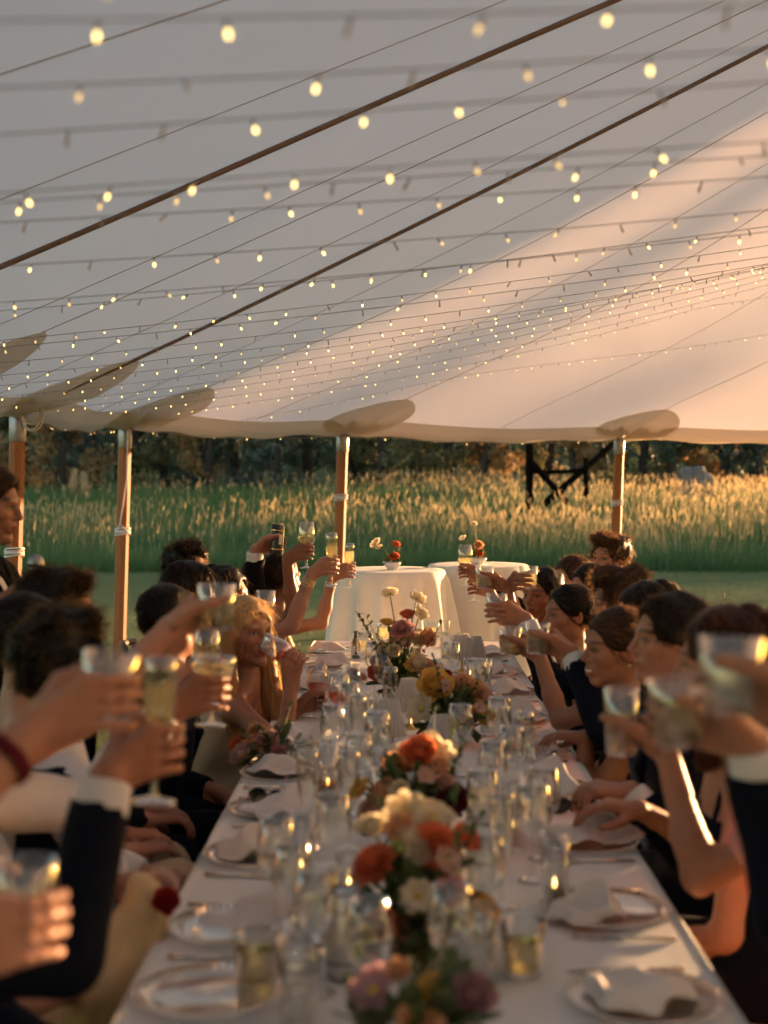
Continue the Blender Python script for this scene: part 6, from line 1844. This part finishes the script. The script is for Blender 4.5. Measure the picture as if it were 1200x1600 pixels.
TG = [('wine', 495, 1128, 'rose_wine', None), ('wine', 530, 1150, 'rose_wine', 'glass of rose wine standing alone left of the candles'),
      ('wine', 455, 1500, None, 'empty wine glass at the front left of the table'), ('wine', 490, 1560, None, 'empty wine glass nearest the camera left of centre'), ('flute', 545, 1330, None, 'empty champagne flute left of the middle flowers'),
      ('wine', 520, 1400, None, 'empty wine glass behind the silver can'), ('wine', 770, 1290, None, 'empty wine glass right of the burgundy dahlia'), ('wine', 800, 1260, None, 'empty wine glass in the cluster right of centre'), ('flute', 785, 1420, None, 'empty flute right of the coral dahlias'),
      ('wine', 835, 1380, None, 'empty wine glass in front of the right napkins'), ('flute', 560, 1210, None, 'empty flute by the bottle cluster'), ('wine', 590, 1230, None, 'empty wine glass beside the bottle'), ('wine', 520, 1215, None, 'empty wine glass behind the amber tumbler'),
      ('rocks', 818, 1530, 'citrus', 'tumbler with lime at the front right of the table'), ('rocks', 398, 1548, 'citrus', 'tumbler with lime between the two front left plates'), ('rocks', 848, 1225, 'water', 'water tumbler left of the resting hands on the right'),
      ('rocks', 510, 1262, 'whiskey', 'tumbler of amber whiskey left of the middle flowers'), ('rocks', 566, 1022, 'white_wine', 'tumbler glowing gold at the far left of the table'), ('rocks', 600, 1000, 'white_wine', 'tumbler glowing behind the far flowers on the left'), ('rocks', 624, 1003, 'white_wine', 'tumbler behind the far flowers, right of its twin'),
      ('highball', 692, 1012, 'water', 'tall water glass at the far end right of the flowers'), ('highball', 700, 1040, 'water', 'tall water glass in front of its twin at the far end'), ('wine', 585, 1085, None, 'empty wine glass left of the far flowers'), ('wine', 600, 1110, None, 'empty wine glass just behind the lit candle'), ('highball', 548, 1100, 'water', 'tall water glass by the small posy'),
      ('wine', 745, 1120, None, 'empty wine glass right of the yellow roses'), ('rocks', 765, 1150, 'water', 'water tumbler right of the peach roses'), ('highball', 755, 1085, 'water', 'tall water glass before the far right napkin'), ('wine', 780, 1200, None, 'empty wine glass left of the silver knife row'), ('flute', 640, 1420, None, 'empty flute behind the nearest coral blooms'),
      ('wine', 705, 1590, None, 'wine glass lost among the nearest flowers'), ('highball', 465, 1610, 'water', 'tall water glass at the very bottom left of centre'), ('wine', 575, 1620, None, 'wine glass at the very bottom of the picture'), ('rocks', 615, 1045, 'white_wine', 'tumbler before the far flowers'),
      ('wine', 430, 1450, None, 'empty wine glass between the rolled napkin and the can'), ('highball', 500, 1475, 'water', 'tall water glass left of the silver can'), ('flute', 480, 1330, None, 'empty flute beside the left row of napkins'), ('wine', 560, 1275, None, 'empty wine glass left of the middle flowers'),
      ('highball', 600, 1290, 'rose_wine', 'tall glass of pink drink beside the middle flowers'), ('wine', 755, 1350, None, 'empty wine glass right of the middle flowers'), ('highball', 830, 1300, 'water', 'tall water glass left of the sunglasses'), ('wine', 850, 1345, None, 'empty wine glass in front of the sunglasses'),
      ('flute', 820, 1245, None, 'empty flute behind the right water tumbler'), ('wine', 760, 1480, None, 'empty wine glass right of the nearest coral dahlia'), ('highball', 745, 1545, 'water', 'tall water glass at the front beside the flowers'), ('wine', 545, 1170, None, 'empty wine glass left of the small bottles'),
      ('rocks', 470, 1205, 'water', 'water tumbler beside the loose bouquet'), ('flute', 610, 1150, None, 'empty flute between the ribbed lamps'), ('wine', 720, 1215, None, 'empty wine glass in front of the yellow roses'), ('highball', 800, 1175, 'water', 'tall water glass by the right knife row'),
      ('wine', 570, 1065, None, 'empty wine glass behind the small posy'), ('rocks', 650, 1060, 'white_wine', 'tumbler right in front of the far flowers'), ('wine', 705, 1085, None, 'empty wine glass right of the far flowers'), ('rocks', 675, 1000, 'white_wine', 'gold lit tumbler at the far end of the table')]
for i, (k_, px, py, liq, lab) in enumerate(TG):
    if lab: place_glass(k_, tp(px, py), lab, liq, group='glasses standing on the table', spin=i)
place_glass('can', tp(537, 1535), 'silver and dark drink can standing left of the coral dahlias', 'silver', group=None, spin=2.0)

def bottle(c, label, tint, h=.20, r=.032):
    root = empty('bottle', c); tag(root, label, 'bottle', 'small bottles on the table')
    m = MB(); m.lathe([(.0005, 0), (r - .003, 0), (r, .006), (r, h * .55), (r * .8, h * .64), (.0125, h * .76), (.0115, h - .012), (.0135, h - .010), (.0135, h), (.009, h), (.009, h * .76), (r - .003, h * .55), (r - .003, .01), (.0005, .01)], 24); m.build('glass_body', MATS[tint], root)
    m = MB(); a = np.linspace(-2.9, .2, 14); z0, z1 = h * .14, h * .46
    m.add([((r + .0006) * math.cos(t), (r + .0006) * math.sin(t), z) for z in (z0, z1) for t in a], [(i, i + 1, i + 15, i + 14) for i in range(13)]); lb = m.build('label', MATS['paper'], root)
    m = MB(); a = np.linspace(-1.75, -1.05, 8); z0, z1 = h * .16, h * .26
    m.add([((r + .001) * math.cos(t), (r + .001) * math.sin(t), z) for z in (z0, z1) for t in a], [(i, i + 1, i + 9, i + 8) for i in range(7)])
    # ring emblem on the label
    q = np.linspace(0, 2 * PI, 17)[:-1]; ang = -1.4 + .26 * np.cos(q); zz = h * .36 + .0085 * np.sin(q); ang2 = -1.4 + .19 * np.cos(q); zz2 = h * .36 + .006 * np.sin(q)
    vv = [((r + .001) * math.cos(t), (r + .001) * math.sin(t), z) for t, z in zip(ang, zz)] + [((r + .001) * math.cos(t), (r + .001) * math.sin(t), z) for t, z in zip(ang2, zz2)]
    m.add(vv, [(i, (i + 1) % 16, 16 + (i + 1) % 16, 16 + i) for i in range(16)])
    m.build('print', MATS['ink'], lb)
glass_mat('glass_green', (0.35, 0.45, 0.30), 1.3)
bottle(tp(583, 1180), 'small clear bottle with a white label left of the coral poppy', 'glass', .19)
bottle(tp(598, 1205), 'small clear bottle with a white label in front of its twin', 'glass', .17)
bottle(tp(556, 1030), 'small dark labelled bottle at the far left by the napkin', 'glass_green', .13, .024)

def card(c, label, w, h, rz, stand=True):
    root = empty('menu_card', c, rot=(0, 0, rz)); tag(root, label, 'card', 'cards on the table')
    m = MB(); m.box((0, 0, h / 2) if stand else (0, 0, .002), (w, .0016, h) if stand else (w, h, .0016)); sh = m.build('sheet', MATS['paper'], root)
    m = MB()
    for q in range(6):
        ln = w * (.6, .45, .7, .5, .62, .38)[q]
        if stand: m.add([(-ln / 2, -.0012, h * (.80 - .11 * q)), (ln / 2, -.0012, h * (.80 - .11 * q)), (ln / 2, -.0012, h * (.815 - .11 * q)), (-ln / 2, -.0012, h * (.815 - .11 * q))], [(0, 1, 2, 3)])
        else: m.add([(-ln / 2, h * (.3 - .11 * q), .0034), (ln / 2, h * (.3 - .11 * q), .0034), (ln / 2, h * (.312 - .11 * q), .0034), (-ln / 2, h * (.312 - .11 * q), .0034)], [(0, 1, 2, 3)])
    m.build('print', MATS['ink'], sh)
card(tp(752, 1285), 'white menu card standing between the burgundy dahlia and the wine glasses', .075, .10, .1)
card(tp(655, 1255), 'small white card propped under the ribbed lamp', .06, .055, -.1)
card(tp(560, 1120), 'white card lying flat left of the far candle', .10, .14, .3, False)

# satin wrap with red bloom over the left table edge
def build_wrap():
    c = A3(-.47, 2.62, TZ); root = empty('satin_wrap', c); tag(root, 'gold satin wrap with a red bloom hanging over the left table edge', 'wrap')
    v, q = grow([cone(c + A3(-.01, .06, .05), c + A3(-.06, -.02, -.10), .055, .075, .05), cone(c + A3(-.06, -.02, -.1), c + A3(-.09, -.05, -.28), .07, .08, .05)], .009,
                fun=lambda x, y, z: .009 * np.sin(60 * (x + .5 * y) + 3 * np.sin(14 * z)) + 0 * z)
    link('satin_cloth', mesh_np('satin_cloth', v - c, q, True, (MATS['satin_gold'],)), root)
    link('bloom', flower_mesh('rose', 'red'), root, loc=(.035, -.02, .075), rot=axis_rot(nrm(A3(.5, -.6, .6))), scale=.032)
    link('bloom', flower_mesh('rose', 'blush'), root, loc=(.01, .06, .075), rot=axis_rot(nrm(A3(.2, -.6, .8))), scale=.045)
build_wrap()

# leafy plant at the right edge beyond the guests
def build_shrub():
    c = at(1188, 1000, 6.2); root = empty('leafy_plant', (c[0], c[1], 0)); tag(root, 'tall leafy plant with pale flower spike at the right edge', 'plant')
    r = np.random.default_rng(8)
    for k in range(9):
        m = MB(); a = r.uniform(0, 2 * PI); rr = r.uniform(.0, .12); hgt = r.uniform(.75, 1.02) if k else 1.08
        p = A3(math.cos(a) * rr, math.sin(a) * rr, 0); tip = p * 2.0 + A3(0, 0, hgt)
        m.tube([p, (p + tip) / 2, tip], [.007, .005, .002], 6); st = m.build('stem', MATS['stem_green'], root)
        lm = MB()
        for q in range(46):
            t = .25 + .75 * q / 45; b_ = p + (tip - p) * t; an = q * 2.4; d = A3(math.cos(an), math.sin(an), .5)
            petal(lm, b_, d, A3(0, 0, 1), .075 * (1.1 - .7 * t), .032 * (1.1 - .6 * t), -.5)
        lm.build('foliage', MATS['leaf_bouquet'], st)
        if k < 3:
            fm = MB()
            for q in range(40):
                t = q / 39; an = q * 2.4; d = A3(math.cos(an), math.sin(an), .4); petal(fm, tip - A3(0, 0, .09) + A3(0, 0, .11) * t, d, A3(0, 0, 1), .014 * (1.2 - t), .010, .2)
            fm.build('flower_spike', MATS['petal_ivory'], st)
build_shrub()

# chairs under the seated guests
def build_chairs():
    principled('chair_wood', (0.16, 0.075, 0.035), 0.5, noise=0.3, nscale=9)
    def mk():
        P = []
        m = MB(); m.box((0, 0, .445), (.40, .40, .028)); P.append(('seat', m.mesh('seat', (MATS['chair_wood'],), False)))
        for x in (-.17, .17):
            for y in (-.17, .17):
                m = MB(); m.tube([(x * 1.05, y * 1.05, 0), (x, y, .432)], [.015, .019], 8); P.append(('leg', m.mesh('leg', (MATS['chair_wood'],))))
        m = MB()
        for x in (-.18, .18): m.tube([(x, -.19, .45), (x, -.23, .84)], .014, 8)
        m.tube([(-.18, -.23, .84), (0, -.265, .85), (.18, -.23, .84)], .016, 8); m.tube([(-.17, -.2, .50), (.17, -.225, .80)], .010, 6); m.tube([(.17, -.2, .50), (-.17, -.225, .80)], .010, 6)
        P.append(('backrest', m.mesh('backrest', (MATS['chair_wood'],))))
        return P
    P = mk()
    for pel, face, label, stand in SEATS:
        if stand: continue
        root = empty('wooden_chair', (pel[0], pel[1], 0), rot=(0, 0, math.radians(face - 90)))
        lab = 'wooden chair under the ' + label
        tag(root, ' '.join(lab.split()[:16]), 'chair', 'wooden chairs at the table')
        for nm, me in P: link(nm, me, root)
build_chairs()
